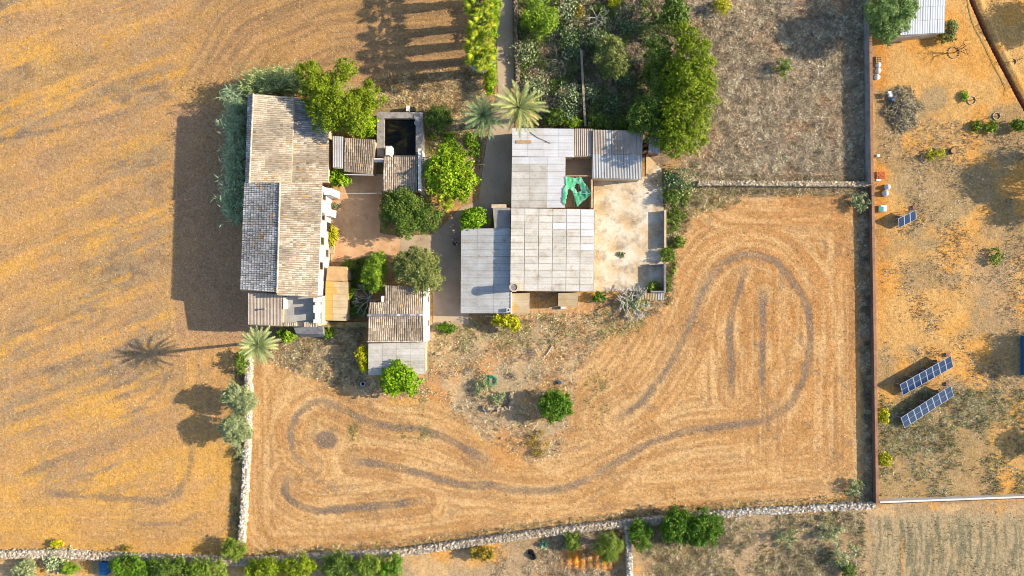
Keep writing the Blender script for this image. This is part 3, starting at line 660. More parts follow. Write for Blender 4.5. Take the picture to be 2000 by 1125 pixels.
sheet_roof(cot, *Lt, 4, 5, FIBRE, run='u', seed=7)
for yy in (585, 632): p = P(829.8, yy, 3.5); f = part('window', MB().box(p[0]+0.2, p[0]+0.30, p[1]-0.4, p[1]+0.4, 1.2, 2.2), WOOD, cot); part('pane', MB().box(p[0]+0.22, p[0]+0.31, p[1]-0.33, p[1]+0.33, 1.26, 2.14), GLASSPANE, f)
wall_box(cot, 'chimney', WHITEWASH, 744.5, 578, 748.5, 590, 3.0, 4.3)

# ------------------------------------------------------------------ sheds east of the drive
low = thing('long_shed', 'long low shed with bluish-grey sheet roof beside the drive', 'shed', P(950, 530))
Lo = q((902, 447, 2.2), (997, 445.5, 2.85), (997, 612, 2.85), (900, 612, 2.2)); Lu = q((962, 404, 2.9), (997, 406, 2.95), (997, 446, 2.85), (966, 446, 2.8))
mb = MB(); body(mb, *Lo, o=0.15); body(mb, *Lu, o=0.1); part('wall', mb, PLASTER, low)
sheet_roof(low, *Lo, 3, 12, FIBRE_B, run='u', seed=8); part('flat_roof', deck(MB(), *Lu, t=0.12, off=-0.02), mat('grey_roof_slab', A(172, 162, 148), A(150, 142, 130), sc=0.8, fine=0.12), low)
wall_box(low, 'parapet', PLASTER, 960, 399, 989, 406, -0.1, 3.0); wall_box(low, 'edge_wall', WHITEWASH, 997.2, 570.5, 1000, 613, -0.1, 3.0)
cf = P(993, 606, 3.3)
mb = MB()
for dx, dy, sx, sy in ((-0.19, 0, 0.05, 0.24), (0.19, 0, 0.05, 0.24), (0, -0.19, 0.139, 0.05), (0, 0.19, 0.139, 0.05)): mb.box(cf[0]+dx-sx, cf[0]+dx+sx, cf[1]+dy-sy, cf[1]+dy+sy, 2.6, 3.3)
co = part('chimney', mb, WHITEWASH, low); part('flue_lining', MB().box(cf[0]-0.139, cf[0]+0.139, cf[1]-0.139, cf[1]+0.139, 2.6, 2.75), BLACK, co)

barn = thing('main_barn', 'large barn under a grid of pale corrugated sheets, right of the drive', 'barn', P(1080, 490))
Ba = q((999, 407, 3.8), (1162, 409, 3.1), (1160, 570, 3.1), (997, 568, 3.8)); part('wall', body(MB(), *Ba, o=0.12), PLASTER, barn)
sheet_roof(barn, *Ba, 6, 12, FIBRE, run='u', seed=9, step=0.03, lap=-0.055, matfn=lambda i, j: FIBRE_W if (i, j) in ((4, 0), (4, 1), (4, 2), (3, 2), (5, 0), (5, 1), (5, 2), (5, 3), (5, 5)) else FIBRE, base_mat=SEAM)
dk = MB(); e_ = P(998, 407, 3.86); f_ = P(1162, 409, 3.16)
tw = thing('round_chimney', 'round plastered stack standing at the lower left corner of the main barn', 'chimney', P(1003, 562))
c_ = P(1004, 561, 4.9); part('shaft', MB().cyl(c_, 0.60, 0.54, -0.1, 4.85, 24), PLASTER, tw); mb = MB()
for k in range(24):
    a0, a1 = 2*math.pi*k/24, 2*math.pi*(k+1)/24
    mb.hexa([(c_[0]+r*math.cos(t), c_[1]+r*math.sin(t), 4.85) for r, t in ((0.42, a0), (0.62, a0), (0.62, a1), (0.42, a1))], [(c_[0]+r*math.cos(t), c_[1]+r*math.sin(t), 5.0) for r, t in ((0.42, a0), (0.62, a0), (0.62, a1), (0.42, a1))])
part('rim', mb, PLASTER, tw); part('inset_cover', MB().cyl(c_, 0.42, 0.42, 4.85, 4.90, 20), GREYWALL, tw)
wall_box(tw, 'mortar_base', PLASTER, 1003, 553, 1016, 568.5, 3.0, 3.95)

ub = thing('upper_barn', 'L-shaped barn with white sheet roof below the two date palms', 'barn', P(1055, 330))
R1 = q((1001, 250, 2.7), (1122, 252, 2.85), (1122, 307, 2.85), (1001, 306, 2.7)); R2 = q((1001, 307, 2.7), (1105, 307, 2.83), (1104, 406, 2.83), (999, 406, 2.7)); R3 = q((1123, 252, 2.8), (1158, 253, 2.8), (1157, 306, 2.55), (1122, 306, 2.55))
mb = MB(); body(mb, *R1, o=0.1); body(mb, *R2, o=0.1); body(mb, *R3, o=0.12); part('wall', mb, PLASTER, ub)
sheet_roof(ub, *R1, 4, 4, FIBRE_W, run='u', seed=10); sheet_roof(ub, *R2, 3, 7, FIBRE, run='u', seed=11, matfn=lambda i, j: FIBRE_W if i == 2 or j == 0 else FIBRE)
sheet_roof(ub, *R3, 3, 1, METAL_TAN, run='v', seed=12, pitch=0.25, amp=0.04)
# open pen inside the L
a_, b_ = P(1105, 308), P(1157, 405); part('pen_floor', MB().box(a_[0], b_[0], a_[1], b_[1], -0.1, 0.09), DRIVE, ub)
wall_box(ub, 'pen_wall', PLASTER, 1154.5, 348, 1158, 406, -0.1, 2.2); wall_box(ub, 'pen_beam', WOOD, 1106, 342, 1154, 344.5, 2.15, 2.35)
for xx in (1121, 1129): wall_box(ub, 'pen_kerb', PLASTER, xx, 346, xx+2, 405, 0.09, 0.35)
wall_box(ub, 'patch_panel', mat('tan_patch', A(204, 165, 118), A(190, 148, 104), sc=2), 1008, 274, 1038, 280, 2.78, 2.83)

ms = thing('metal_shed', 'shed with tan and blue-grey corrugated iron roof above the concrete yard', 'shed', P(1206, 302))
Ms = q((1158, 254, 3.1), (1256, 257, 3.1), (1253, 351, 2.55), (1157, 349, 2.55)); part('wall', body(MB(), *Ms, o=0.12), PLASTER, ms)
sheet_roof(ms, *Ms, 8, 2, METAL_TAN, run='v', pitch=0.22, amp=0.035, seed=13, matfn=lambda i, j: METAL_BLUE if j == 1 or i == 2 else METAL_TAN)
hut = thing('sheet_hut', 'tiny hut with blue-grey sheet roof between metal shed and big tree', 'shed', P(1275, 284))
Hu = q((1268, 268, 2.0), (1291, 270, 2.0), (1289, 301, 1.8), (1266, 299, 1.8)); part('wall', body(MB(), *Hu, o=0.08), BLOCK, hut); sheet_roof(hut, *Hu, 2, 1, METAL_BLUE, run='v', seed=14)
for k in range(3): wall_box(hut, 'shelf_post', WOOD, 1258, 271+k*11, 1265, 273+k*11, -0.1, 1.7)
s1 = thing('corner_lean_to', 'tan sheet-roofed lean-to in the corner below the round chimney', 'shed', P(1016, 592))
S1 = q((1001, 573, 2.5), (1035, 572, 2.4), (1034, 612, 2.2), (1000, 613, 2.3)); part('wall', body(MB(), *S1, o=0.1), PLASTER, s1); sheet_roof(s1, *S1, 1, 3, SHEET_OCHRE, run='u', seed=15)
s2 = thing('barn_porch', 'small tan sheet-roofed porch on the lower wall of the main barn', 'shed', P(1109, 585))
S2 = q((1091, 572, 2.2), (1129, 572, 2.2), (1128, 597, 1.95), (1091, 598, 1.95)); part('wall', body(MB(), *S2, o=0.1), PLASTER, s2); sheet_roof(s2, *S2, 1, 2, SHEET_OCHRE, run='u', seed=16)
single('white_crate', MB().box(*(P(1094, 0)[0], P(1104, 0)[0]), P(0, 603)[1], P(0, 598.5)[1], 0.0, 0.5).box(P(1095, 0)[0], P(1103, 0)[0], P(0, 602.5)[1], P(0, 599)[1], 0.5, 0.56), WHITE, 'white crate on the ground below the barn porch', 'crate', P(1099, 601))

# netting over the pen
net = MB(); NP = [(1103, 344), (1124, 348), (1132, 342), (1155, 378), (1127, 404), (1121, 384), (1117, 372), (1110, 368), (1104, 402), (1098, 395), (1099, 368), (1105, 361)]
H1 = [(1124, 360), (1131, 360), (1135, 374), (1127, 375), (1122, 366)]
step_ = 1.6; pts = {}
xs_ = np.arange(1096, 1158, step_); ys_ = np.arange(340, 406, step_); vv = []; qq = []
def nid(i, j):
    if (i, j) not in pts:
        px, py = xs_[i], ys_[j]; z = 2.25-0.45*math.sin(max(0, min(1, (px-1104)/50))*math.pi)*math.sin(max(0, min(1, (py-343)/60))*math.pi)+0.06*(vn(np.array([px/4.0]), np.array([py/9.0]), 3)[0]-0.5)*3
        if px < 1106: z = 2.98
        pts[(i, j)] = len(vv); vv.append(P(px, py, z))
    return pts[(i, j)]
for i in range(len(xs_)-1):
    for j in range(len(ys_)-1):
        cx, cy = np.array([xs_[i]+step_/2]), np.array([ys_[j]+step_/2])
        if inpoly(cx, cy, NP)[0] and not inpoly(cx, cy, H1)[0]: qq.append((nid(i, j), nid(i, j+1), nid(i+1, j+1), nid(i+1, j)))
net.add(np.array(vv)-0, qq); o = single('shade_net', net, NETG, 'torn green shade net sagging over the open pen', 'net', P(1128, 372), smooth=True)
md = o.modifiers.new('thick', 'SOLIDIFY'); md.thickness = 0.02
pc = thing('net_cord', 'thin pale cord holding the green net to the pen wall', 'cord', P(1140, 378)); part('cord', MB().tube([P(1123, 377, 2.0), P(1156, 378, 2.2)], 0.025, 5), WHITE, pc)

# ------------------------------------------------------------------ concrete yard edge
yw = thing('yard_wall', 'thin pale wall along the right edge of the concrete yard', 'wall', P(1296, 448)); part('wall_body', MB().box(P(1294.5, 0)[0], P(1297.5, 0)[0], P(0, 484)[1], P(0, 412)[1], -0.1, 1.0), GREYWALL, yw)
part('coping', MB().box(P(1294, 0)[0], P(1298, 0)[0], P(0, 484.4)[1], P(0, 411.6)[1], 1.0, 1.06), PLASTER, yw)
pit = thing('walled_pen', 'roofless dark pen with tall thin walls in the lower corner of the yard', 'pen', P(1282, 543))
for x0, y0, x1, y1 in ((1292, 516, 1295, 572), (1266, 568, 1291.9, 571)): part('wall_body', MB().box(P(x0, 0)[0], P(x1, 0)[0], P(0, y1)[1], P(0, y0)[1], -0.1, 1.7), GREYWALL, pit)
for x0, y0, x1, y1 in ((1266, 516, 1291.9, 518),): part('fallen_wall', MB().box(P(x0, 0)[0], P(x1, 0)[0], P(0, y1)[1], P(0, y0)[1], -0.1, 0.6), GREYWALL, pit)
ss = thing('sheet_pile', 'strip of yellowed corrugated sheets lying below the walled pen', 'sheets', P(1272, 578)); Sp = q((1246, 572.5, 1.0), (1297, 572.5, 1.15), (1297, 586, 1.0), (1247, 585, 0.85))
part('trestle', body(MB(), *Sp, o=0.15), WOOD, ss); sheet_roof(ss, *Sp, 4, 1, SHEET_OCHRE, run='v', seed=17, matfn=lambda i, j: METAL_BLUE if i == 3 else SHEET_OCHRE, name='sheet')

# ------------------------------------------------------------------ white shed, top right
wsd = thing('white_shed', 'shed with white panel roof at the top edge beside the pine', 'shed', P(1795, 25))
Ws = q((1762, -38, 2.9), (1846, -38, 2.9), (1846, 62, 2.4), (1756, 72, 2.4)); part('wall', body(MB(), *Ws, o=0.12), PLASTER, wsd)
sheet_roof(wsd, *Ws, 6, 4, mat('white_roof_panel', A(226, 228, 228), A(214, 216, 216), A(188, 184, 176), sc=0.5, fine=0.05, rand=0.05, stain_at=(0.66, 0.8)), run='v', pitch=0.35, amp=0.02, seed=18)
part('gutter', MB().tube([P(1755, 73, 2.3), P(1846, 63, 2.3)], 0.08, 6), GREYWALL, wsd)

# ------------------------------------------------------------------ walls round the plots
def stones_along(parent, path, width, height, size=0.19, dens=1.0, seed=0, pal=None, face=1.0):
    R = np.random.default_rng(seed+500); pal = np.array(pal or [A(238, 226, 204), A(226, 210, 182), A(212, 192, 160), A(246, 238, 220), A(200, 190, 176)])
    pts = [np.array(P(*p)[:2]) for p in path]; core = MB(); Ps = []; Sz = []
    for p0, p1 in zip(pts[:-1], pts[1:]):
        d = p1-p0; L = np.linalg.norm(d); d = d/L; n = np.array([-d[1], d[0]]); hw = width/2*0.86
        b = [p0-n*hw, p1-n*hw, p1+n*hw, p0+n*hw]; core.hexa([(*c, -0.2) for c in b], [(*(c*1.0), height*0.97) for c in b])
        nt_ = int(L*width/(size*size)*1.15*dens); ns_ = int(L*height/(size*size)*0.95*dens*face)
        t = R.random(nt_)*L; s = (R.random(nt_)-0.5)*width*0.96
        Ps.append(np.column_stack([p0[0]+d[0]*t+n[0]*s, p0[1]+d[1]*t+n[1]*s, height*(0.94+0.12*R.random(nt_))-0.10*np.abs(s/width*2)**2]))
        for sg in (-1, 1):
            t = R.random(ns_)*L; z = R.random(ns_)*height; s = sg*(width/2*(1.05-0.10*z/height))
            Ps.append(np.column_stack([p0[0]+d[0]*t+n[0]*s, p0[1]+d[1]*t+n[1]*s, z]))
    part('wall_core', core, STONE_CORE, parent); add_stones(parent, np.concatenate(Ps), size, R, pal)
CUBE = np.array([(-1, -1, -1), (1, -1, -1), (1, 1, -1), (-1, 1, -1), (-1, -1, 1), (1, -1, 1), (1, 1, 1), (-1, 1, 1)], float)*0.5
CQ = np.array([(3, 2, 1, 0), (4, 5, 6, 7), (0, 1, 5, 4), (1, 2, 6, 5), (2, 3, 7, 6), (3, 0, 4, 7)])
def add_stones(parent, pos, size, R, pal, name='stones', flat=0.75):
    N = len(pos); sz = size*np.clip(np.exp(R.normal(0, 0.38, N)), 0.45, 1.75); a_ = R.random(N)*math.pi; tlt = np.clip(R.normal(0, 0.25, (N, 2)), -0.5, 0.5)
    v = CUBE[None]*np.stack([sz*1.15, sz*0.9, sz*flat], 1)[:, None, :]*(1+np.clip(R.normal(0, 0.16, (N, 8, 3)), -0.35, 0.35))
    v[:, 4:, :2] *= 0.78
    v[:, :, 2] += v[:, :, 0]*tlt[:, :1]+v[:, :, 1]*tlt[:, 1:]
    c, s = np.cos(a_)[:, None], np.sin(a_)[:, None]; vx = v[:, :, 0]*c-v[:, :, 1]*s; vy = v[:, :, 0]*s+v[:, :, 1]*c
    v = np.stack([vx, vy, v[:, :, 2]], 2)+pos[:, None, :]
    q_ = (np.arange(N)[:, None, None]*8+CQ[None]).reshape(-1, 4)
    ch = pal[R.integers(0, len(pal), N)]*(0.75+0.4*R.random(N))[:, None]
    mb = MB(); mb.add(v.reshape(-1, 3), q_, c=np.repeat(ch, 8, 0)); return part(name, mb, STONE, parent, kind='stuff')
dw = thing('dry_stone_wall', 'long pale dry-stone wall along the bottom of the fields', 'stone wall', P(600, 1087)); stones_along(dw, WALL_S[:13], 0.80, 0.85, seed=1, size=0.17, pal=[A(224, 204, 172), A(210, 188, 154), A(198, 172, 136), A(234, 220, 194), A(190, 178, 158)])
dw = thing('dry_stone_wall', 'tumbled end of the dry-stone wall below the large field, near the fence corner', 'stone wall', P(1560, 995)); stones_along(dw, [(1312, 1010), (1430, 1000), (1560, 993), (1705, 985)], 0.75, 0.55, seed=2, dens=0.7)
dw = thing('dry_stone_wall', 'white dry-stone wall running down from the lone palm to the bottom wall', 'stone wall', P(483, 880)); stones_along(dw, [(489, 688), (489, 760), (486, 880), (480, 980), (476, 1058)], 0.62, 0.95, seed=3, size=0.17)
dw = thing('dry_stone_wall', 'tan dry-stone wall between the scrub plot and the large field', 'stone wall', P(1520, 360)); stones_along(dw, [(1362, 359), (1450, 359), (1560, 360), (1692, 361)], 0.50, 0.7, seed=4, size=0.16, pal=[A(236, 208, 162), A(244, 226, 190), A(220, 186, 138), A(204, 186, 156)])
dw = thing('dry_stone_wall', 'short wall of squared pale stones below the long wall, right of the small tree', 'stone wall', P(1226, 1075)); stones_along(dw, [(1224, 1024), (1227, 1070), (1229, 1140)], 0.55, 1.1, seed=5)
rb = thing('rubble_bank', 'heap of fallen stones against the short squared-stone wall', 'rubble', P(1214, 1046)); R_ = np.random.default_rng(8)
pp = np.column_stack([R_.normal(1213, 5, 70), R_.uniform(1024, 1072, 70)]); add_stones(rb, np.array([P(a_, b_)+np.array([0, 0, 0.1+0.35*R_.random()]) for a_, b_ in pp]), 0.42, R_, np.array([A(226, 170, 104), A(232, 200, 150), A(200, 140, 84)]))
rn = thing('stone_ruin', 'low ruined stone corner among dry weeds in the middle of the picture', 'ruin', P(972, 790)); stones_along(rn, [(943, 797), (970, 798), (998, 796), (999, 780), (998, 768)], 0.40, 0.45, seed=6, size=0.24, pal=[A(214, 190, 154), A(190, 164, 128), A(170, 150, 122)])
gwl = thing('plot_wall', 'tall grey rendered wall with brown coping on the right of the scrub plot', 'wall', P(1697, 200))
part('wall_body', MB().hexa([P(1690, 362)-(0, 0, .1), P(1694, 362)-(0, 0, .1), P(1689, -80)-(0, 0, .1), P(1685, -80)-(0, 0, .1)], [P(1690, 362)+(0, 0, 1.5), P(1694, 362)+(0, 0, 1.5), P(1689, -80)+(0, 0, 1.5), P(1685, -80)+(0, 0, 1.5)]), GREYWALL, gwl)
R_ = np.random.default_rng(9)
for k in range(21):
    y0, y1 = 362-k*21, 362-(k+1)*21+0.6; xa = lambda yy: 1685+5*(yy+80)/442
    part('coping_slab', MB().hexa([P(xa(y0)-0.8, y0)+(0, 0, 1.5), P(xa(y0)+4.8, y0)+(0, 0, 1.5), P(xa(y1)+4.8, y1)+(0, 0, 1.5), P(xa(y1)-0.8, y1)+(0, 0, 1.5)], [P(xa(y0)-0.8, y0)+(0, 0, 1.58), P(xa(y0)+4.8, y0)+(0, 0, 1.58), P(xa(y1)+4.8, y1)+(0, 0, 1.58), P(xa(y1)-0.8, y1)+(0, 0, 1.58)]), RUST, gwl)
fw = thing('boundary_wall', 'low brown wall dividing the large field from the solar panel plot', 'wall', P(1702, 670))
xb = lambda yy: 1697+9*(yy-362)/618
part('wall_body', MB().hexa([P(xb(980)-2, 980)-(0, 0, .1), P(xb(980)+2, 980)-(0, 0, .1), P(xb(363)+2, 363)-(0, 0, .1), P(xb(363)-2, 363)-(0, 0, .1)], [P(xb(980)-2, 980)+(0, 0, .95), P(xb(980)+2, 980)+(0, 0, .95), P(xb(363)+2, 363)+(0, 0, .95), P(xb(363)-2, 363)+(0, 0, .95)]), mat('brown_block_wall', A(150, 112, 88), A(128, 98, 80), sc=1, fine=0.2), fw)
for k in range(30):
    y0, y1 = 981-k*20.6, 981-(k+1)*20.6+0.5
    part('coping_slab', MB().hexa([P(xb(y0)-2.6, y0)+(0, 0, .95), P(xb(y0)+2.6, y0)+(0, 0, .95), P(xb(y1)+2.6, y1)+(0, 0, .95), P(xb(y1)-2.6, y1)+(0, 0, .95)], [P(xb(y0)-2.6, y0)+(0, 0, 1.03), P(xb(y0)+2.6, y0)+(0, 0, 1.03), P(xb(y1)+2.6, y1)+(0, 0, 1.03), P(xb(y1)-2.6, y1)+(0, 0, 1.03)]), RUST, fw)
bwl = thing('boundary_wall', 'white-faced wall with dark coping along the bottom of the solar panel plot', 'wall', P(1850, 974))
part('wall_body', MB().hexa([P(1711, 979)-(0, 0, .1), P(2060, 966)-(0, 0, .1), P(2060, 962)-(0, 0, .1), P(1711, 975)-(0, 0, .1)], [P(1711, 979)+(0, 0, 1), P(2060, 966)+(0, 0, 1), P(2060, 962)+(0, 0, 1), P(1711, 975)+(0, 0, 1)]), WHITEWASH, bwl)
part('coping', MB().hexa([P(1711, 979.6)+(0, 0, 1), P(2060, 966.6)+(0, 0, 1), P(2060, 965.4)+(0, 0, 1), P(1711, 978.4)+(0, 0, 1)], [P(1711, 979.6)+(0, 0, 1.06), P(2060, 966.6)+(0, 0, 1.06), P(2060, 965.4)+(0, 0, 1.06), P(1711, 978.4)+(0, 0, 1.06)]), DARKMETAL, bwl)
lw = thing('lane_wall', 'low rough wall along the right side of the palm-lined lane', 'stone wall', P(1007, 90)); stones_along(lw, [(1006, -70), (1006, 20), (1008, 100), (1012, 185)], 0.35, 0.7, seed=7, size=0.2, pal=[A(150, 130, 105), A(120, 105, 88), A(170, 150, 124)])
gw2 = thing('garden_wall', 'narrow brown wall running up through the prickly pear garden', 'wall', P(1137, 180)); part('wall_body', MB().hexa([P(1140, 250)-(0, 0, .1), P(1143, 250)-(0, 0, .1), P(1135, 104)-(0, 0, .1), P(1132, 104)-(0, 0, .1)], [P(1140, 250)+(0, 0, 1.1), P(1143, 250)+(0, 0, 1.1), P(1135, 104)+(0, 0, 1.1), P(1132, 104)+(0, 0, 1.1)]), GREYWALL, gw2)
part('coping', MB().hexa([P(1139.4, 250.4)+(0, 0, 1.1), P(1143.6, 250.4)+(0, 0, 1.1), P(1135.6, 103.6)+(0, 0, 1.1), P(1131.4, 103.6)+(0, 0, 1.1)], [P(1139.4, 250.4)+(0, 0, 1.17), P(1143.6, 250.4)+(0, 0, 1.17), P(1135.6, 103.6)+(0, 0, 1.17), P(1131.4, 103.6)+(0, 0, 1.17)]), STONE_CORE, gw2)

# ------------------------------------------------------------------ vegetation
PAL = {  # two ends of each kind's leaf colour
 'carob': (A(84, 112, 2), A(156, 172, 14)), 'lime': (A(96, 140, 10), A(178, 200, 26)), 'dark': (A(62, 92, 20), A(126, 150, 52)),
 'olive': (A(120, 134, 78), A(190, 196, 138)), 'yellow': (A(150, 160, 8), A(232, 216, 28)), 'pine': (A(84, 120, 50), A(160, 184, 98)),
 'emerald': (A(84, 134, 2), A(166, 200, 14)), 'deep': (A(44, 88, 2), A(104, 146, 14)), 'citrus': (A(54, 98, 2), A(118, 158, 18)), 'holm': (A(86, 102, 34), A(168, 172, 92)),
 'mid': (A(82, 114, 24), A(150, 168, 54)), 'glade': (A(90, 130, 20), A(160, 186, 44)), 'rust': (A(120, 110, 30), A(196, 160, 50)), 'blue': (A(70, 110, 70), A(140, 170, 116))}
KL = 1.22
def leaf_quads(mb, pos, nrm, ln, wd, col, R):
    N = len(pos); nrm = nrm/(np.linalg.norm(nrm, axis=1, keepdims=True)+1e-9); r = R.normal(size=(N, 3))
    t = np.cross(nrm, r); t /= np.linalg.norm(t, axis=1, keepdims=True)+1e-9; b = np.cross(nrm, t)
    ln = np.broadcast_to(ln, N)[:, None]; wd = np.broadcast_to(wd, N)[:, None]
    v = np.stack([pos-t*ln/2, pos+b*wd/2+nrm*wd*0.12, pos+t*ln/2, pos-b*wd/2+nrm*wd*0.12], 1)
    mb.add(v.reshape(-1, 3), np.arange(4*N).reshape(-1, 4), c=np.repeat(np.clip(col, 0.003, 0.9), 4, 0))
def unit(R, n): d = R.normal(size=(n, 3)); return d/np.linalg.norm(d, axis=1, keepdims=True)
def crown_lobes(mb, lobes, pal, R, leaf=0.22, asp=0.55, cover=4.6, clump=0.30, ragged=1.0):
    c1, c2 = (np.array(c)*KL for c in PAL[pal]); cents = []
    for cx, cy, cz, rx, ry, rz in lobes:
        rr = (rx+ry)/2; area = math.pi*rx*ry; clump = clump*0.86; K = max(14, int(24*(0.30/clump)**2))
        d = unit(R, K); d[:, 2] = np.abs(d[:, 2])*1.1-0.25; d /= np.linalg.norm(d, axis=1, keepdims=True)
        cr = rr*R.uniform(clump*0.55, clump*1.35, K)
        f = np.where(R.random(K) < 0.62, (1-0.72*cr/rr)*R.uniform(0.80, 1.16, K), R.uniform(0.15, 0.6, K))*ragged; cc = np.array([cx, cy, cz])+d*f[:, None]*np.array([rx, ry, rz])
        cents += list(cc[:6])
        n = int(area*cover/(leaf*leaf*asp*0.6)); n = min(n, 13000)
        w_ = cr**2/np.sum(cr**2); which = R.choice(K, n, p=w_)
        dd = unit(R, n); dd[:, 2] = np.where(R.random(n) < 0.6, np.abs(dd[:, 2]), dd[:, 2])
        rad = (R.random(n)**0.45)*(1+0.22*R.normal(size=n)); pos = cc[which]+dd*(cr[which]*rad)[:, None]*np.array([1, 1, 0.85])
        sh = R.random(n) < (0.26 if ragged <= 1.0 and cover > 2 else 0.0); azs = np.arctan2(dd[:, 1], dd[:, 0]); sx = R.random()*50
        lump = 0.46+0.66*fbm(azs*1.5+sx+6, dd[:, 2]*1.8+sx, int(sx*9), 3)*(1+0.05*R.normal(size=n))
        pos = np.where(sh[:, None], np.array([cx, cy, cz])+dd*lump[:, None]*np.array([rx, ry, rz])*(1-0.12*R.random(n))[:, None], pos)
        nr = dd*0.7+np.array([0, 0, 0.45])+0.55*R.normal(size=(n, 3))
        tone = np.clip(0.62*R.random(K)[which]+0.42*R.random(n), 0, 1)
        col = c1*(1-tone[:, None])+c2*tone[:, None]; col *= (0.85+0.3*R.random(n))[:, None]; sick = R.random(n) < 0.035; col[sick] = np.array(A(168, 140, 60))*(0.7+0.5*R.random((sick.sum(), 1)))
        sz = np.exp(R.normal(0, 0.28, n)); leaf_quads(mb, pos, nr, leaf*sz, leaf*asp*sz, col, R)
    return cents
TREE_N = [0]
def tree(name, label, cat, lobes, H, pal, base=None, leaf=0.21, asp=0.55, cover=4.4, clump=0.30, squash=0.8, ragged=1.0, group=None, trunk_r=None, bark=None, bottom=None):
    """lobes: (px, py, radius px[, radius y px]) of the crown as mapped; H: height of its top"""
    TREE_N[0] += 1; R = np.random.default_rng(1000+TREE_N[0]); L = []
    for i, l in enumerate(lobes):
        rpx = l[2]*1.13; rpy = (l[3] if len(l) > 3 else l[2])*1.13; r = (rpx+rpy)/2*S; rz = min(r*squash, H*0.48)
        top = H if i == 0 else H*(0.86+0.14*R.random()); zc = max(top-rz, rz*0.85)
        k = 1-zc/HC; p = P(l[0], l[1], zc); L.append((p[0], p[1], zc, rpx*S*k, rpy*S*k, rz))
    b = P(*base) if base else np.array([L[0][0], L[0][1], 0.0]); gzz = 0.0
    root = thing(name, label, cat, (b[0], b[1], gzz), group); mb = MB(); cents = crown_lobes(mb, L, pal, R, leaf, asp, cover, clump, ragged)
    tm = MB(); tr_ = trunk_r or 0.05+0.025*H; zt_ = max(0.3, L[0][2]-L[0][5]*0.4); top = np.array([b[0]*0.6+L[0][0]*0.4, b[1]*0.6+L[0][1]*0.4, zt_*0.75])
    tm.tube([(b[0], b[1], -0.15), b+(top-b)*0.5+np.array([0.05, -0.04, 0]), top], [tr_*1.25, tr_, tr_*0.8], 7)
    for c in cents[:: max(1, len(cents)//9)]: tm.tube([top-np.array([0, 0, 0.1]), (top+c)/2+np.array([0, 0, 0.15]), c], [tr_*0.6, tr_*0.35, 0.02], 5)
    part('trunk', tm, bark or BARK, root); part('crown', mb, LEAF, root)
    return root
def shrub(label, px, py, r, H, pal, name='shrub', cat='shrub', ry=None, **kw):
    kw.setdefault('leaf', 0.20); kw.setdefault('trunk_r', 0.05)
    return tree(name, label, cat, [(px, py, r, ry or r)], H, pal, **kw)

# --- trees round the house
tree('carob_tree', 'large bright green tree with spreading crown over the farmhouse top corner', 'tree', [(645, 180, 42), (608, 152, 30), (640, 222, 38), (682, 218, 36), (674, 138, 22), (628, 190, 34), (695, 240, 22)], 8.6, 'carob', base=(672, 222), cover=3.6)
tree('carob_tree', 'smaller green tree between the large farmhouse tree and the water tank', 'tree', [(722, 190, 28), (700, 196, 22)], 5.6, 'carob', base=(725, 205))
shrub('bright yellow-green bush filling the gap left of the water tank', 712, 245, 24, 3.2, 'lime', ry=26, leaf=0.3)
shrub('green bush in the courtyard corner below the tiled store', 662, 347, 22, 2.4, 'emerald', ry=17, leaf=0.28)
tree('broadleaf_tree', 'broad lime-green tree right of the pump house', 'tree', [(875, 350, 42), (905, 358, 32), (858, 335, 30), (890, 330, 28), (868, 296, 14)], 5.6, 'lime', base=(882, 355), leaf=0.3, asp=0.7)
tree('grey_green_tree', 'dense dark green tree at the corner of the courtyard', 'tree', [(800, 415, 36), (830, 425, 30), (775, 405, 28), (795, 440, 24), (790, 385, 18)], 5.2, 'dark', base=(802, 420), leaf=0.2)
shrub('dull brown-green hedge on the courtyard side of the dark green tree', 752, 415, 10, 1.8, 'holm', ry=38)
tree('citrus_tree', 'bright green bushy tree at the upper corner of the long shed', 'tree', [(930, 425, 28, 22), (915, 432, 18)], 3.6, 'emerald', leaf=0.28)
tree('holm_oak', 'round olive-coloured tree at the top of the cottage', 'tree', [(815, 530, 42), (795, 520, 28), (835, 545, 28), (815, 510, 26), (830, 520, 26)], 5.6, 'holm', base=(815, 535), leaf=0.18, clump=0.24)
tree('yellow_tree', 'yellow-green tree left of the round olive-coloured tree', 'tree', [(735, 532, 26, 34), (725, 545, 18), (738, 510, 18)], 4.2, 'glade', leaf=0.2)
shrub('small green shrub by the lean-to, left of the yellow-green tree', 682, 520, 14, 1.6, 'mid', ry=12)
shrub('little bright green plant squeezed beside the lean-to wall', 686, 572, 10, 1.4, 'emerald', ry=12)
shrub('low creeping green plants between lean-to and cottage', 697, 600, 15, 1.0, 'dark', ry=20)
shrub('yellow climbing vine at the foot of the white farmhouse front', 650, 462, 8, 1.4, 'yellow', name='climbing_vine', cat='vine', ry=26)
shrub('small tuft of plants at the top end of the white front', 655, 402, 7, 0.6, 'olive')
shrub('dark green bushy palm-like shrub right of the water tank', 855, 231, 25, 2.6, 'dark', leaf=0.36, asp=0.25)
shrub('low green hedge clump where the drive ends', 871, 640, 20, 0.9, 'citrus', ry=10)
tree('yellow_tree', 'yellow-leaved small tree below the corner of the long shed', 'tree', [(985, 626, 24, 14), (1002, 632, 14)], 2.8, 'yellow', leaf=0.28)
tree('yellow_tree', 'narrow yellow tree at the left wall of the cottage lean-to', 'tree', [(710, 695, 15, 20), (712, 718, 10)], 2.8, 'yellow')
tree('broadleaf_tree', 'vivid green tree overlapping the lower edge of the cottage lean-to', 'tree', [(780, 742, 34, 30), (765, 745, 24), (800, 748, 22), (778, 720, 16)], 4.6, 'emerald', leaf=0.26, clump=0.26)
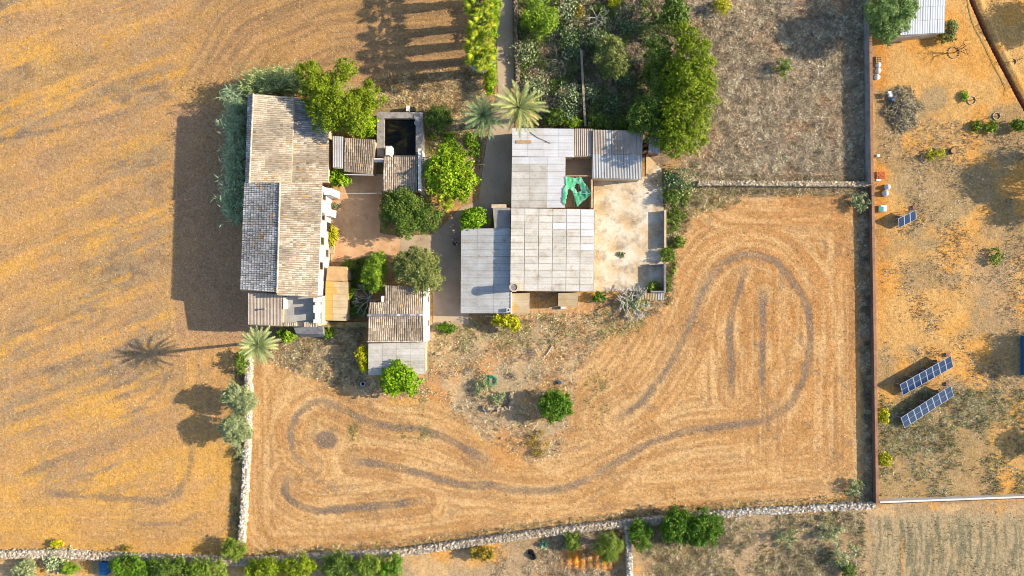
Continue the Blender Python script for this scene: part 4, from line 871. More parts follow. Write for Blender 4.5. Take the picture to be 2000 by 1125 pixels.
tree('citrus_tree', 'lone dark green round tree standing in the middle of the field edge', 'tree', [(1085, 793, 30, 30), (1068, 790, 20), (1098, 788, 18)], 3.4, 'deep', leaf=0.22)
shrub('green and yellow shrub under the farmhouse terrace', 562, 655, 18, 1.8, 'glade', ry=13, leaf=0.28)
shrub('bright yellow-green weed clump below the mossy garden wall', 642, 651, 11, 1.0, 'glade')
shrub('dark shrub clinging to the wall below the lone palm', 472, 705, 12, 2.0, 'mid', ry=22)
tree('olive_tree', 'upper of two grey-green olive trees on the white stone wall', 'tree', [(466, 780, 30, 28), (482, 785, 20), (455, 770, 18)], 4.6, 'olive', leaf=0.18, asp=0.45, clump=0.27, cover=5.5)
tree('olive_tree', 'lower of two grey-green olive trees on the white stone wall', 'tree', [(460, 838, 26, 30), (478, 845, 16), (450, 830, 16)], 4.4, 'olive', leaf=0.18, asp=0.45, clump=0.27, cover=5.5)
shrub('small dead-looking grey bush against the white stone wall below the olives', 470, 885, 12, 1.0, 'olive', ry=16, cover=1.5)
tree('olive_tree', 'green round tree where the white wall meets the bottom wall', 'tree', [(460, 1072, 24, 21)], 3.0, 'mid', leaf=0.18)
# --- bottom row beyond the wall
for i, (lx, ly, rx, ry, pl, H_, lb) in enumerate(((262, 1110, 44, 25, 'citrus', 3.2, 'dark green bushy tree right of the blue container'), (330, 1112, 44, 26, 'dark', 3.4, 'dark green tree below the bottom wall, second right of the blue container'),
        (402, 1112, 44, 24, 'mid', 3.2, 'dull green tree below the bottom wall, left of the wall junction'), (520, 1111, 44, 23, 'carob', 3.4, 'olive-green tree below the bottom wall, first right of the wall junction'),
        (583, 1109, 33, 26, 'carob', 3.6, 'olive-green tree left of the brown gap in the bottom tree row'), (664, 1108, 35, 26, 'dark', 3.4, 'dark tree right of the brown gap in the bottom tree row'),
        (718, 1107, 34, 26, 'mid', 3.6, 'dull green tree second from the right end of the bottom tree row'), (762, 1109, 28, 26, 'citrus', 3.4, 'green tree at the right end of the bottom tree row'))):
    tree('orchard_tree', lb, 'tree', [(lx, ly, rx, ry)], H_, pl, group='trees in a row below the bottom wall', leaf=0.24)
shrub('yellowish shrub on the field side of the bottom wall at far left', 112, 1062, 12, 0.9, 'yellow', ry=7)
shrub('dark dry bush beside the bottom wall, left of the wall junction', 248, 1071, 15, 0.8, 'rust', ry=5, cover=2)
shrub('grey-green bush below the bottom wall at the far left corner', 50, 1112, 22, 2.0, 'olive', ry=20)
shrub('green weedy bush left of the blue container', 138, 1110, 18, 1.4, 'glade', ry=12)
shrub('reddish green bush hanging below the bottom wall right of centre', 940, 1080, 24, 1.9, 'rust', ry=15, leaf=0.24)
shrub('green shrub below the wall between the agave and the feathery tree', 1117, 1055, 16, 2.0, 'mid', ry=18)
tree('feathery_tree', 'feathery pale green tree left of the short squared-stone wall', 'tree', [(1187, 1064, 26, 29)], 3.8, 'mid', leaf=0.16, asp=0.4)
shrub('square dark green bush right of the short squared-stone wall', 1250, 1045, 23, 2.8, 'deep', ry=28)
tree('mastic_tree', 'left half of a pair of dense dark green round trees at the bottom', 'tree', [(1320, 1027, 29, 33), (1312, 1035, 22), (1330, 1014, 20)], 3.6, 'deep', clump=0.26)
tree('mastic_tree', 'right half of a pair of dense dark green round trees at the bottom', 'tree', [(1372, 1030, 37, 32), (1392, 1026, 22), (1358, 1042, 22)], 3.8, 'deep', clump=0.26)
for lx, ly, r_, lb in ((1650, 1085, 22, 'scrubby grey-green bush left of the ploughed plot, nearer the bottom'), (1625, 1040, 22, 'scrubby grey-green bush below the tumbled wall'), (1535, 1050, 18, 'yellowish dry bush in the scrub below the field')):
    shrub(lb, lx, ly, r_, 1.3, 'olive', cover=1.6, ragged=1.2)
shrub('dark shrub below the grey bushes at the bottom edge of the scrub', 1658, 1115, 14, 1.4, 'dark')
# --- garden in the north
tree('yellow_tree', 'round yellow-green tree beside the lane at the top', 'tree', [(1052, 35, 32, 34), (1065, 45, 20)], 4.2, 'glade', leaf=0.2)
tree('almond_tree', 'olive-brown tree in the middle of the prickly pear garden', 'tree', [(1197, 112, 32, 38), (1190, 90, 22), (1207, 130, 22)], 4.6, 'holm', leaf=0.17, clump=0.22, cover=3.2)
tree('pepper_tree', 'tall sunlit green tree row edge beside the scrub plot', 'tree', [(1350, 190, 42, 60), (1352, 120, 38, 45), (1350, 255, 36, 40), (1320, 275, 30), (1340, 75, 26), (1366, 160, 20, 40), (1325, 160, 30, 44), (1322, 225, 30, 40)], 7.5, 'carob', base=(1335, 195), leaf=0.22, clump=0.22, cover=4)
tree('pepper_tree', 'shaded dark green tree left of the tall sunlit tree', 'tree', [(1285, 210, 38, 42), (1292, 150, 32, 42), (1258, 232, 30), (1290, 260, 30), (1285, 100, 24, 28)], 5.6, 'dark', base=(1283, 200), leaf=0.22)
tree('ivy_tree', 'dark green leafy tree at the top edge above the tall sunlit tree', 'tree', [(1318, 25, 24, 30), (1312, -10, 20), (1330, 40, 16)], 5.0, 'dark', leaf=0.34, asp=0.7)
shrub('small orange-leaved shrub at the top of the garden', 1131, 25, 10, 1.2, 'rust', ry=16)
shrub('small yellow shrub at the top edge of the garden', 1200, 3, 12, 1.5, 'yellow')
shrub('dark green bush against the top of the upper barn beside the narrow wall', 1172, 240, 24, 2.2, 'dark', ry=20)
shrub('dark bush at the top of the metal shed', 1222, 245, 24, 2.2, 'dark', ry=14)
shrub('green bush left of the narrow garden wall near the upper barn', 1122, 240, 16, 1.6, 'glade', ry=10)
shrub('dark shadowed shrub above the corner of the upper barn', 1088, 228, 20, 1.8, 'dark', ry=16)
tree('ivy_hedge', 'glossy green hedge between the palm row and the lane at the top', 'hedge', [(965, 10, 14, 26), (962, 50, 13, 28)], 3.0, 'lime', leaf=0.26, base=(966, 40))
tree('ivy_hedge', 'narrow bright green hedge along the lane below the palm row', 'hedge', [(960, 115, 11, 24), (959, 150, 11, 28), (957, 170, 9, 16)], 2.4, 'lime', leaf=0.24, base=(962, 150))
shrub('yellow-green bush at the top edge of the scrub plot', 1411, 12, 17, 1.8, 'yellow', ry=15, cover=2.6)
shrub('half-bare green bush standing alone in the scrub plot', 1530, 133, 20, 1.6, 'mid', ry=18, cover=1.3)
shrub('small dark green bush at the upper right corner of the yard', 1312, 383, 16, 1.6, 'dark', ry=16)
shrub('green bush outside the yard wall, upper of two', 1328, 472, 11, 1.1, 'mid', ry=11)
shrub('green bush outside the yard wall, just above the walled pen', 1302, 497, 14, 1.3, 'mid', ry=14)
shrub('green bush growing at the foot of the walled pen', 1275, 560, 14, 1.2, 'mid', ry=10)
shrub('round green bush left of the dead tree', 1170, 580, 13, 1.2, 'citrus', ry=10)
shrub('small mossy bush on the concrete yard', 1214, 498, 7, 0.3, 'olive', ry=6)
shrub('dry grey-green bush in the corner below the grey plot wall', 1680, 395, 18, 1.3, 'olive', ry=18, cover=2)
shrub('pale straw-green dry bush left of the stone ruin', 943, 757, 15, 0.9, 'olive', ry=22, cover=2.0, leaf=0.26, asp=0.25)
shrub('grey-green weeds clump growing inside the stone ruin', 972, 776, 16, 0.8, 'olive', ry=14, cover=1.8)
shrub('grey dry bush at the lower corner of the large field by the brown wall', 1668, 952, 18, 1.1, 'olive', ry=16, cover=1.8)
shrub('brown-green dry bushes below the lone round tree', 1048, 866, 22, 0.7, 'rust', ry=20, cover=1.0, ragged=1.2)
shrub('grey-green growth tangled under the pale dead tree', 1240, 590, 28, 1.1, 'olive', ry=20, cover=1.3)
# --- right-hand plot
tree('pine_tree', 'large dark green pine leaning over the plot wall at the top right', 'tree', [(1738, 30, 42, 46), (1715, 22, 26), (1760, 20, 28), (1730, 58, 26), (1765, -20, 30)], 6.2, 'pine', base=(1722, 25), leaf=0.2, asp=0.35, clump=0.24)
shrub('dull green bush at the lower corner of the white shed', 1850, 63, 18, 1.6, 'holm', ry=24)
shrub('yellow-green bush at the brown wall level with the lower solar row', 1727, 813, 10, 1.0, 'yellow', ry=15)
shrub('yellow-green bush at the brown wall below the solar rows', 1729, 898, 12, 1.1, 'yellow', ry=14)
shrub('low yellow-flowered shrub above the wooden log', 1825, 301, 20, 0.7, 'yellow', ry=12, cover=1.4)
shrub('small bright green plant left of a stone-ringed sapling', 1884, 187, 6, 0.5, 'emerald', ry=11)
shrub('bright green clump near the right edge, left of two', 1907, 246, 10, 0.7, 'carob', ry=11)
shrub('bright green clump near the right edge, right of two', 1935, 248, 13, 0.8, 'carob', ry=12)
shrub('dark green shrub at the right edge of the picture', 1990, 245, 16, 1.4, 'citrus', ry=14)
shrub('green shrub in tree shade right of the small solar table', 1945, 500, 14, 0.9, 'mid', ry=16, cover=2)
for i, (bx_, by_, r_, H_) in enumerate(((2085, 330, 52, 7.5), (2100, 395, 36, 6.5), (2090, 680, 44, 6.5), (2092, 38, 44, 6.5), (2080, 850, 26, 5.0))):
    zc = H_-r_*S*0.8; k = 1/(1-zc/HC); tree('plot_tree', ['tree past the right edge casting the upper of two large shadows near the log', 'tree past the right edge casting the lower of two large shadows near the log', 'tree past the right edge casting the rounded shadow above the solar rows', 'tree past the right edge casting the shadow beside the trench', 'tree past the right edge casting the small shadow below the solar rows'][i], 'tree', [(1000+(bx_-1000)*k, 562.5+(by_-562.5)*k, r_), (1000+(bx_-1000)*k-10, 562.5+(by_-562.5)*k+16, r_*0.7)], H_, 'carob', base=(bx_, by_), cover=3, group='trees past the right edge')

# ------------------------------------------------------------------ palms
def frond_mesh(L, R, leaflets=26, ll=0.55, pal=(A(120, 128, 62), A(190, 190, 120)), droop=0.55):
    mb = MB(); t = np.linspace(0, 1, 7); px = L*t; pz = 0.55*L*t*(1-droop*1.6*t)
    mb.tube([(a_, 0, b_) for a_, b_ in zip(px, pz)], [0.035*(1-0.8*k)+0.006 for k in t], 4, c=np.array(pal[1])*KL)
    pos = []; n = leaflets
    for i in range(n):
        s = 0.12+0.88*i/(n-1); x0 = L*s; z0 = 0.55*L*s*(1-droop*1.6*s); l = ll*math.sin(math.pi*min(1, 0.18+0.75*s))**0.7
        for sg in (-1, 1):
            a_ = math.radians(38+10*R.random()); tip = np.array([x0+l*math.cos(a_), sg*l*math.sin(a_)*0.8, z0-0.12*l+0.10*R.random()]); wv = 0.045
            c = np.array(pal[0])*(1-s*0.6)+np.array(pal[1])*s*0.6; c = c*KL*1.3*(0.8+0.5*R.random())
            mb.add([(x0-wv, 0, z0), (x0+wv, 0, z0), tuple(tip)], None, [(0, 1, 2)], c=c)
    return mb.mesh('frond')
def fan_mesh(R, L=1.0, fr=0.62, pal=(A(84, 124, 12), A(208, 204, 50))):
    mb = MB(); mb.tube([(0, 0, 0), (L*0.5, 0, 0.18*L), (L, 0, 0.2*L)], [0.03, 0.025, 0.02], 4, c=np.array(pal[0])*KL)
    n = 13; c0 = (L, 0, 0.2*L)
    for i in range(n):
        a_ = math.radians(-118+236*i/(n-1)); l = fr*(0.80+0.2*math.cos(a_*0.7)+0.08*R.random()); h = math.radians(236/(n-1))*0.5
        tip = (L+l*math.cos(a_), l*math.sin(a_), 0.2*L-0.32*l*l+0.05*R.random()); m = 0.6*l
        m1 = (L+m*math.cos(a_-h), m*math.sin(a_-h), 0.2*L-0.06*m-0.02); m2 = (L+m*math.cos(a_+h), m*math.sin(a_+h), 0.2*L-0.06*m-0.02); mid_ = (L+m*math.cos(a_), m*math.sin(a_), 0.2*L-0.06*m+0.05)
        c = np.array(pal[0])+(np.array(pal[1])-np.array(pal[0]))*R.random(); mb.add([c0, m1, tip, m2, mid_], None, [(0, 1, 4), (0, 4, 3), (1, 2, 4), (4, 2, 3)], c=c*KL)
    return mb.mesh('fan_leaf')
def palm(name, label, px, py, H, meshes, n, tr, el=(-25, 75), seed=0, size=1.0, pn='frond', group=None, dead=None, skirt=0.0):
    R = np.random.default_rng(seed+900); top = P(px, py, H); root = thing(name, label, 'palm', (top[0], top[1], 0), group); tm = MB()
    tm.tube([(top[0], top[1], -0.1), (top[0]+0.04, top[1], H*0.5), (top[0], top[1], H-0.1), (top[0], top[1], H+0.12)], [tr*1.2, tr, tr*1.1, tr*0.5], 10); part('trunk', tm, BARK, root)
    if skirt:
        nb = 520; az = R.random(nb)*2*math.pi; zz_ = H*(0.22+0.74*R.random(nb)); r0 = 0.12+0.1*R.random(nb); r1 = skirt*(0.55+0.6*R.random(nb))*(0.6+0.4*zz_/H); dr = np.stack([np.cos(az), np.sin(az)], 1); sd_ = np.stack([-np.sin(az), np.cos(az)], 1)*0.10
        b0 = np.column_stack([top[:2]+dr*r0[:, None], zz_]); m0 = np.column_stack([top[:2]+dr*r1[:, None], zz_-0.25]); t0 = np.column_stack([top[:2]+dr*(r1*0.9)[:, None], zz_-1.0])
        sm_ = MB(); sm_.add(np.stack([b0, m0+np.column_stack([sd_, np.zeros(nb)]), t0, m0-np.column_stack([sd_, np.zeros(nb)])], 1).reshape(-1, 3), np.arange(4*nb).reshape(-1, 4), c=np.repeat(np.array(A(176, 158, 124))*(0.6+0.6*R.random(nb))[:, None], 4, 0)); part('dead_leaf_skirt', sm_, STRAW, root, kind='stuff')
    for i in range(n):
        az = i*2.39996+R.normal(0, 0.1); f = i/(n-1); e_ = math.radians(el[1]+(el[0]-el[1])*f+R.normal(0, 5)); me = meshes[R.integers(len(meshes))]
        if dead is not None and f > 0.86: me = dead
        o = bpy.data.objects.new(pn, me); COL.objects.link(o); o.parent = root; o.location = (0, 0, H)
        s = size*(0.86+0.25*R.random()); o.rotation_euler = (R.normal(0, 0.15), -e_+0.3, az); o.scale = (s, s, s); ROOT[o] = ROOT[root]
    return root
R_ = np.random.default_rng(77)
FR = [frond_mesh(2.9, R_) for _ in range(3)]; FRG = [frond_mesh(2.8, R_, pal=(A(86, 112, 62), A(158, 168, 116))) for _ in range(3)]; FRY = [frond_mesh(2.6, R_, pal=(A(120, 136, 70), A(196, 196, 132))) for _ in range(2)]; FRD = frond_mesh(2.6, R_, pal=(A(176, 132, 70), A(214, 172, 96)))
FAN = [fan_mesh(R_) for _ in range(4)]; FAND = fan_mesh(R_, pal=(A(196, 150, 60), A(226, 170, 70))); FANS = fan_mesh(R_, pal=(A(180, 180, 172), A(205, 204, 196)))
for m_ in FR+FRG+FRY+[FRD]+FAN+[FAND, FANS]: m_.materials.append(LEAF)
palm('date_palm', 'sunlit straw-green date palm at the top of the upper barn', 1013, 211, 6.2, FR, 54, 0.26, seed=1, dead=FRD, size=1.22)
palm('date_palm', 'darker green date palm left of the sunlit date palm', 944, 228, 5.0, FRG, 52, 0.26, seed=2, dead=FRG[0], size=1.08)
palm('date_palm', 'lone tall date palm below the farmhouse casting a long thin shadow', 506, 674, 9.2, FRY, 60, 0.2, seed=3, size=0.92)
for i, (px_, py_, H_) in enumerate(((938, 112, 6.0), (936, 84, 6.4), (940, 48, 6.6), (936, 12, 6.6), (932, -40, 6.6), (930, -80, 6.6))):
    palm('fan_palm', ['yellow-green fan palm at the lower end of the lane palm row', 'yellow-green fan palm second from the lower end of the lane palm row', 'yellow-green fan palm third from the lower end of the lane palm row', 'fan palm at the top edge of the lane palm row',
         'fan palm just past the top edge, continuing the lane palm row', 'fan palm farther past the top edge of the lane palm row'][i], px_, py_, H_, FAN, 24, 0.2, el=(-35, 75), seed=20+i, size=1.35, pn='fan_leaf', group='fan palms along the lane', skirt=0.75, dead=FANS if i == 0 else FAND)
palm('fan_palm', 'small orange-tipped fan palm between the lime-green and dark green trees', 870, 391, 3.4, FAN+[FAND], 30, 0.16, el=(-30, 75), seed=31, size=0.85, pn='fan_leaf', dead=FAND)

# ------------------------------------------------------------------ prickly pears, agave
def pads(mb, centre, r, H, n, R, c1, c2, size=0.26):
    for _ in range(n):
        d = R.normal(size=2)*r*0.45; z = max(0.12, H*(1-(np.hypot(*d)/(r*1.3))**2)*R.uniform(0.35, 1)); c = np.array([centre[0]+d[0], centre[1]+d[1], z])
        nr = np.array([*R.normal(size=2), R.uniform(0.0, 0.9)]); nr /= np.linalg.norm(nr); t = np.cross(nr, (0.3, 0.2, 1)); t /= np.linalg.norm(t); b = np.cross(nr, t); s = size*R.uniform(0.75, 1.3); v = []
        for k in range(7): an = 2*math.pi*k/7; v.append(c+s*0.5*(math.cos(an)*t*0.72+math.sin(an)*b))
        v += [c+nr*0.035, c-nr*0.035]; tri = []
        for k in range(7): tri += [(k, (k+1) % 7, 7), ((k+1) % 7, k, 8)]
        f = R.random(); mb.add(v, None, tri, c=(np.array(c1)*(1-f)+np.array(c2)*f)*KL)
CACT = [(1026, 102, 22, 1.6, 'prickly pear clump beside the lane wall, upper'), (1048, 172, 22, 1.7, 'prickly pear clump right of the lane, above the date palm crown'), (1112, 22, 24, 1.8, 'prickly pear clump at the top right of the round yellow-green tree'),
        (1112, 72, 20, 1.6, 'dark prickly pear clump above the bare fig'), (1118, 102, 16, 1.5, 'prickly pear clump at the upper end of the narrow garden wall'), (1112, 188, 22, 2.0, 'tall pale prickly pear clump left of the narrow garden wall'),
        (1108, 222, 20, 1.8, 'pale prickly pear clump above the upper barn roof'), (1152, 180, 14, 1.4, 'prickly pear clump right of the narrow garden wall'), (1160, 75, 20, 1.3, 'prickly pear clump left of the olive-brown tree'), (1195, 205, 18, 1.6, 'prickly pear clump in the shade above the metal shed'),
        (1225, 50, 16, 1.5, 'prickly pear clump right of the olive-brown tree, near the top'), (1222, 152, 16, 1.4, 'prickly pear clump below the olive-brown tree'), (1335, 348, 22, 1.9, 'prickly pear clump outside the upper right corner of the yard'), (1308, 352, 18, 1.5, 'darker prickly pear clump hugging the yard corner'), (105, 1096, 20, 1.4, 'bright prickly pear clump below the bottom wall at far left')]
for i, (px_, py_, r_, H_, lb) in enumerate(CACT):
    R = np.random.default_rng(300+i); c = P(px_, py_, H_*0.6); c[2] = 0; root = thing('prickly_pear', lb, 'cactus', c, 'prickly pear clumps'); mb = MB(); bright = i in (0, 1, 2, 5, 7, 12, 14)
    pads(mb, c, r_*S*1.5, H_, int(230+r_*8), R, A(116, 146, 92) if bright else A(78, 112, 70), A(230, 234, 170) if bright else A(176, 196, 134)); part('pads', mb, LEAF, root, kind='stuff')
    sm = MB(); [sm.tube([c+np.array([dx, dy, -0.1]), c+np.array([dx*1.3, dy*1.2, H_*0.6])], [0.10, 0.06], 6) for dx, dy in ((0.2, 0.1), (-0.3, 0.2), (0.1, -0.3))]; part('stem', sm, BARK, root)
c = P(1063, 1064, 0.5); c[2] = 0; root = thing('agave', 'pale blue-green spiky agave below the bottom wall', 'agave', c); R = np.random.default_rng(4); mb = MB()
for i in range(34):
    az = i*2.4; e_ = math.radians(15+60*(1-i/34)); d = np.array([math.cos(az)*math.cos(e_), math.sin(az)*math.cos(e_), math.sin(e_)]); s_ = np.array([-math.sin(az), math.cos(az), 0])*0.09; L_ = 0.95*(0.8+0.3*R.random()); m_ = c+d*L_*0.4
    mb.add([c, m_+s_, c+d*L_-np.array([0, 0, 0.05]), m_-s_], [(0, 1, 2, 3)], c=np.array(A(130, 170, 130))*KL*(0.7+0.5*R.random()))
part('leaves', mb, LEAF, root)
# --- cane thicket west and north of the house
def canes(label, path, n, H, wd, lean, seed, c1, c2):
    R = np.random.default_rng(seed); mb = MB(); cm = MB(); pts = [np.array(P(*p)[:2]) for p in path]; seg = [np.linalg.norm(b-a) for a, b in zip(pts[:-1], pts[1:])]; cum = np.cumsum([0]+seg); out = np.array(lean, float)
    bp = []; bd = []; bl = []; bc = []
    for i in range(n):
        s = R.random()*cum[-1]; k = min(np.searchsorted(cum, s)-1, len(seg)-1); k = max(k, 0); t = (s-cum[k])/seg[k]; p = pts[k]*(1-t)+pts[k+1]*t+R.normal(0, wd*0.35, 2)
        h = H*(0.55+0.5*R.random()); ln = out*(0.08+0.44*R.random())+R.normal(0, 0.12, 2); top = np.array([p[0]+ln[0]*h, p[1]+ln[1]*h, h])
        cm.tube([(p[0], p[1], -0.1), tuple((np.array([p[0], p[1], 0])+top)/2+np.array([0, 0, h*0.06])), tuple(top)], [0.025, 0.02, 0.008], 3, c=np.array(A(150, 150, 90)), cap=False)
        for j in range(16):
            f = 0.25+0.75*R.random(); q0 = np.array([p[0]+ln[0]*h*f, p[1]+ln[1]*h*f, h*f+0.06*h*(1-abs(2*f-1))]); az = R.random()*2*math.pi; d = np.array([math.cos(az), math.sin(az), 0.25+0.5*R.random()]); d[:2] += out*0.9; d /= np.linalg.norm(d)
            bp.append(q0); bd.append(d); bl.append(1.0*(0.6+0.7*R.random())); tone = R.random(); bc.append((np.array(c1)*(1-tone)+np.array(c2)*tone)*KL*1.08)
    bp, bd, bl, bc = map(np.array, (bp, bd, bl, bc)); N = len(bp); sd = np.cross(bd, (0, 0, 1)); sd /= np.linalg.norm(sd, axis=1, keepdims=True)+1e-9; wv = 0.055
    m_ = bp+bd*bl[:, None]*0.5; tip = bp+bd*bl[:, None]-np.array([0, 0, 0.30])*bl[:, None]
    v = np.stack([bp, m_+sd*wv, tip, m_-sd*wv], 1); mb.add(v.reshape(-1, 3), np.arange(4*N).reshape(-1, 4), c=np.repeat(bc, 4, 0))
    c = P(*path[len(path)//2]); root = thing('cane_thicket', label, 'canes', c); part('leaves', mb, LEAF, root, kind='stuff'); part('stalks', cm, STRAW, root, kind='stuff'); return root
canes('tall silvery cane thicket along the rear wall of the farmhouse', [(490, 430), (492, 360), (492, 280), (494, 215), (497, 196)], 520, 4.2, 1.5, (-1, 0.15), 41, A(104, 136, 92), A(184, 196, 146))
canes('cane thicket along the top wall of the farmhouse', [(500, 196), (535, 190), (570, 185), (600, 185)], 260, 4.4, 1.3, (-0.25, 1), 42, A(100, 132, 76), A(196, 196, 116))
shrub('bright green bush under the canes at the farmhouse rear', 468, 388, 16, 2.0, 'citrus', ry=26)
shrub('straw-coloured dry clump at the foot of the rear canes', 447, 392, 12, 1.2, 'olive', ry=14, leaf=0.4, asp=0.15, cover=1.2)

# ------------------------------------------------------------------ bare trees and saplings
def bare(label, px, py, H, spread, n0, depth, m, name='bare_tree', cat='tree', seed=0, r0=0.07, z=None, up=0.6, group=None):
    R = np.random.default_rng(seed+60); c = P(px, py); root = thing(name, label, cat, c, group); mb = MB()
    def grow(p, d, L, r, k):
        e_ = p+d*L; mid_ = (p+e_)/2+R.normal(0, 0.06*L, 3); mb.tube([p, mid_, e_], [r, r*0.85, r*0.65], 4, cap=False)
        if k == 0: return
        for _ in range(R.integers(2, 4)):
            nd = d+R.normal(0, 0.55, 3); nd[2] = nd[2]*0.6+0.05; nd /= np.linalg.norm(nd); grow(e_, nd, L*R.uniform(0.55, 0.85), r*0.62, k-1)
    mb.tube([c-np.array([0, 0, 0.15]), c+np.array([0, 0, H*0.22])], [r0*1.6, r0*1.3], 6)
    for i in range(n0):
        az = 2*math.pi*i/n0+R.normal(0, 0.3); d = np.array([math.cos(az)*spread, math.sin(az)*spread, up+0.3*R.random()]); d /= np.linalg.norm(d); grow(c+np.array([0, 0, H*0.2]), d, H*0.42, r0, depth)
    part('branches', mb, m, root); return root
bare('pale leafless dead tree at the lower right of the barns', 1233, 592, 2.6, 1.2, 11, 3, PALE_BARK, 'dead_tree', seed=1, r0=0.12, up=0.35)
bare('grey leafless bush against the cottage roof corner', 722, 583, 2.4, 1.2, 9, 3, PALE_BARK, 'dead_bush', 'bush', seed=2, r0=0.07, up=0.5)
bare('bare pale fig shrub inside the prickly pear garden', 1090, 118, 2.0, 0.9, 6, 3, GREY_BARK, 'fig_shrub', 'shrub', seed=3, r0=0.045, up=0.8)
bare('white leafless shrub near the top of the garden', 1165, 38, 1.8, 1.0, 6, 3, PALE_BARK, 'bare_shrub', 'shrub', seed=4, r0=0.05)
bare('leafless grey branches under the shaded garden trees', 1248, 120, 1.8, 1.2, 6, 3, GREY_BARK, 'bare_shrub', 'shrub', seed=5, r0=0.045)
bare('bare pale branches of the half-bare bush in the scrub plot', 1545, 130, 1.6, 1.1, 6, 3, PALE_BARK, 'bare_shrub', 'shrub', seed=6, r0=0.03)
bare('grey dry bush at the top edge of the scrub plot', 1535, 8, 1.2, 1.2, 6, 3, PALE_BARK, 'bare_shrub', 'shrub', seed=7, r0=0.03)
bare('grey dry brush pile right of the green hose coil', 1002, 735, 0.7, 1.4, 8, 3, GREY_BARK, 'brush_pile', 'brush', seed=8, r0=0.035, up=0.25)
bare('grey dry brush pile below the drive end', 915, 722, 0.6, 1.4, 7, 3, GREY_BARK, 'brush_pile', 'brush', seed=9, r0=0.03, up=0.25)
bare('grey twiggy bush right of the middle weeds', 1035, 688, 0.8, 1.4, 8, 3, GREY_BARK, 'brush_pile', 'brush', seed=10, r0=0.03, up=0.3)
def ring(label, px, py, r, group='rings of stones round saplings'):
    c = P(px, py); root = thing('stone_ring', label, 'stone ring', c, group); me = None
    for k in range(14):
        t = 2*math.pi*k/14
        if me is None:
            m_ = MB(); R = np.random.default_rng(3); m_.add(CUBE*np.array([0.20, 0.09, 0.12])*(1+R.normal(0, 0.12, (8, 3))), CQ); me = m_.mesh('stone'); me.materials.append(PLASTER)
        o = bpy.data.objects.new('stone', me); COL.objects.link(o); o.parent = root; o.location = (r*S*math.cos(t), r*S*math.sin(t), 0.06+gz(px, py)*0); o.rotation_euler = (0, 0, t+math.pi/2); ROOT[o] = ROOT[root]
for i, (px_, py_, r_, H_, lb) in enumerate(((1863, 103, 11, 2.4, 'largest'), (1897, 196, 8, 1.4, 'second'), (1946, 227, 7, 1.4, 'third'), (1808, 309, 10, 1.8, 'fourth'), (1977, 121, 7, 1.6, 'fifth'))):
    where = ['below the white shed', 'beside a small green plant', 'above the two bright green clumps', 'beside the yellow-flowered shrub', 'just right of the trench'][i]
    bare('leafless sapling '+where+' in its stone ring', px_, py_, H_, 0.5, 3+(i == 0)*2, 2, DARK_BARK, 'sapling', 'sapling', seed=30+i, r0=0.05 if i == 0 else 0.03, up=1.2, group='saplings in stone rings'); ring('ring of stones round the sapling '+where, px_, py_, r_)

# ------------------------------------------------------------------ grass and weeds (nobody could count them)
KEEP = [DRIVE_P, COURT_P, YARD_P, TANK_P]+BUILD_P+[rect(1085, 565, 1130, 602)]
def tufts(name, label, cat, poly, per_m2, ln, pal, blades=5, wd=0.035, up=0.7, seed=0, noise_sc=40, thr=0.0, keep=True, line=None, lw_=6, bright=2.0):
    R = np.random.default_rng(seed+2000)
    if ln > 0.2: ln *= 0.70; per_m2 *= 1.05; wd *= 0.95
    xs = [p[0] for p in poly]; ys = [p[1] for p in poly]; ar = (max(xs)-min(xs))*(max(ys)-min(ys))*S*S; n = int(ar*per_m2)
    px = R.uniform(min(xs), max(xs), n); py = R.uniform(min(ys), max(ys), n); m = inpoly(px+R.normal(0, 4, n), py+R.normal(0, 4, n), poly)
    if thr: m &= fbm(px/noise_sc, py/noise_sc, seed+7, 4)+R.normal(0, 0.07, n) > thr
    if line is not None: m &= dline(px, py, line)[0] < lw_*(0.4+R.random(n))
    if keep:
        for kp in KEEP: m &= ~inpoly(px, py, kp)
    px, py = px[m], py[m]; n = len(px)
    if n == 0: return
    z = gz(px, py)-0.02; base = np.stack([(px-1000)*S, (562.5-py)*S, z], 1); sc = (0.5+R.random(n))*ln; pal = np.array(pal); tone = pal[R.integers(0, len(pal), n)]*((0.75+0.5*R.random(n))*(0.55+0.85*sstep(0.3, 0.7, fbm(px/11, py/11, seed+31, 3))))[:, None]
    B = np.repeat(base, blades, 0); N = n*blades; az = R.random(N)*2*math.pi; el = np.clip(R.normal(up, 0.35, N), 0.1, 1.45); L = np.repeat(sc, blades)*(0.6+0.6*R.random(N))
    d = np.stack([np.cos(az)*np.cos(el), np.sin(az)*np.cos(el), np.sin(el)], 1); s = np.stack([-np.sin(az), np.cos(az), np.zeros(N)], 1)*(wd*(0.7+0.6*R.random(N)))[:, None]
    B = B+np.column_stack([R.normal(0, ln*0.15, (N, 2)), np.zeros(N)]); tip = B+d*L[:, None]; C_ = np.repeat(tone, blades, 0)*(0.8+0.4*R.random(N))[:, None]
    v = np.stack([B-s, B+s, tip], 1); mb = MB(); mb.add(v.reshape(-1, 3), None, np.arange(3*N).reshape(-1, 3), c=np.clip(np.repeat(C_, 3, 0)*bright, 0, 0.8))
    o = part(name, mb, STRAW, None); return tag(o, label, cat, kind='stuff')
DRY = [A(166, 144, 112), A(140, 118, 92), A(190, 168, 132), A(118, 102, 82), A(150, 128, 98)]; STR = [A(214, 178, 112), A(190, 150, 92), A(160, 124, 78)]; GRN = [A(120, 124, 62), A(98, 108, 50), A(150, 142, 84)]; GRY = [A(150, 140, 116), A(126, 118, 98), A(170, 158, 132), A(122, 118, 82)]
SCRUB = [(1340, -70), (1688, -70), (1688, 352), (1560, 350), (1366, 352), (1330, 330), (1345, 260), (1370, 150), (1345, 60)]
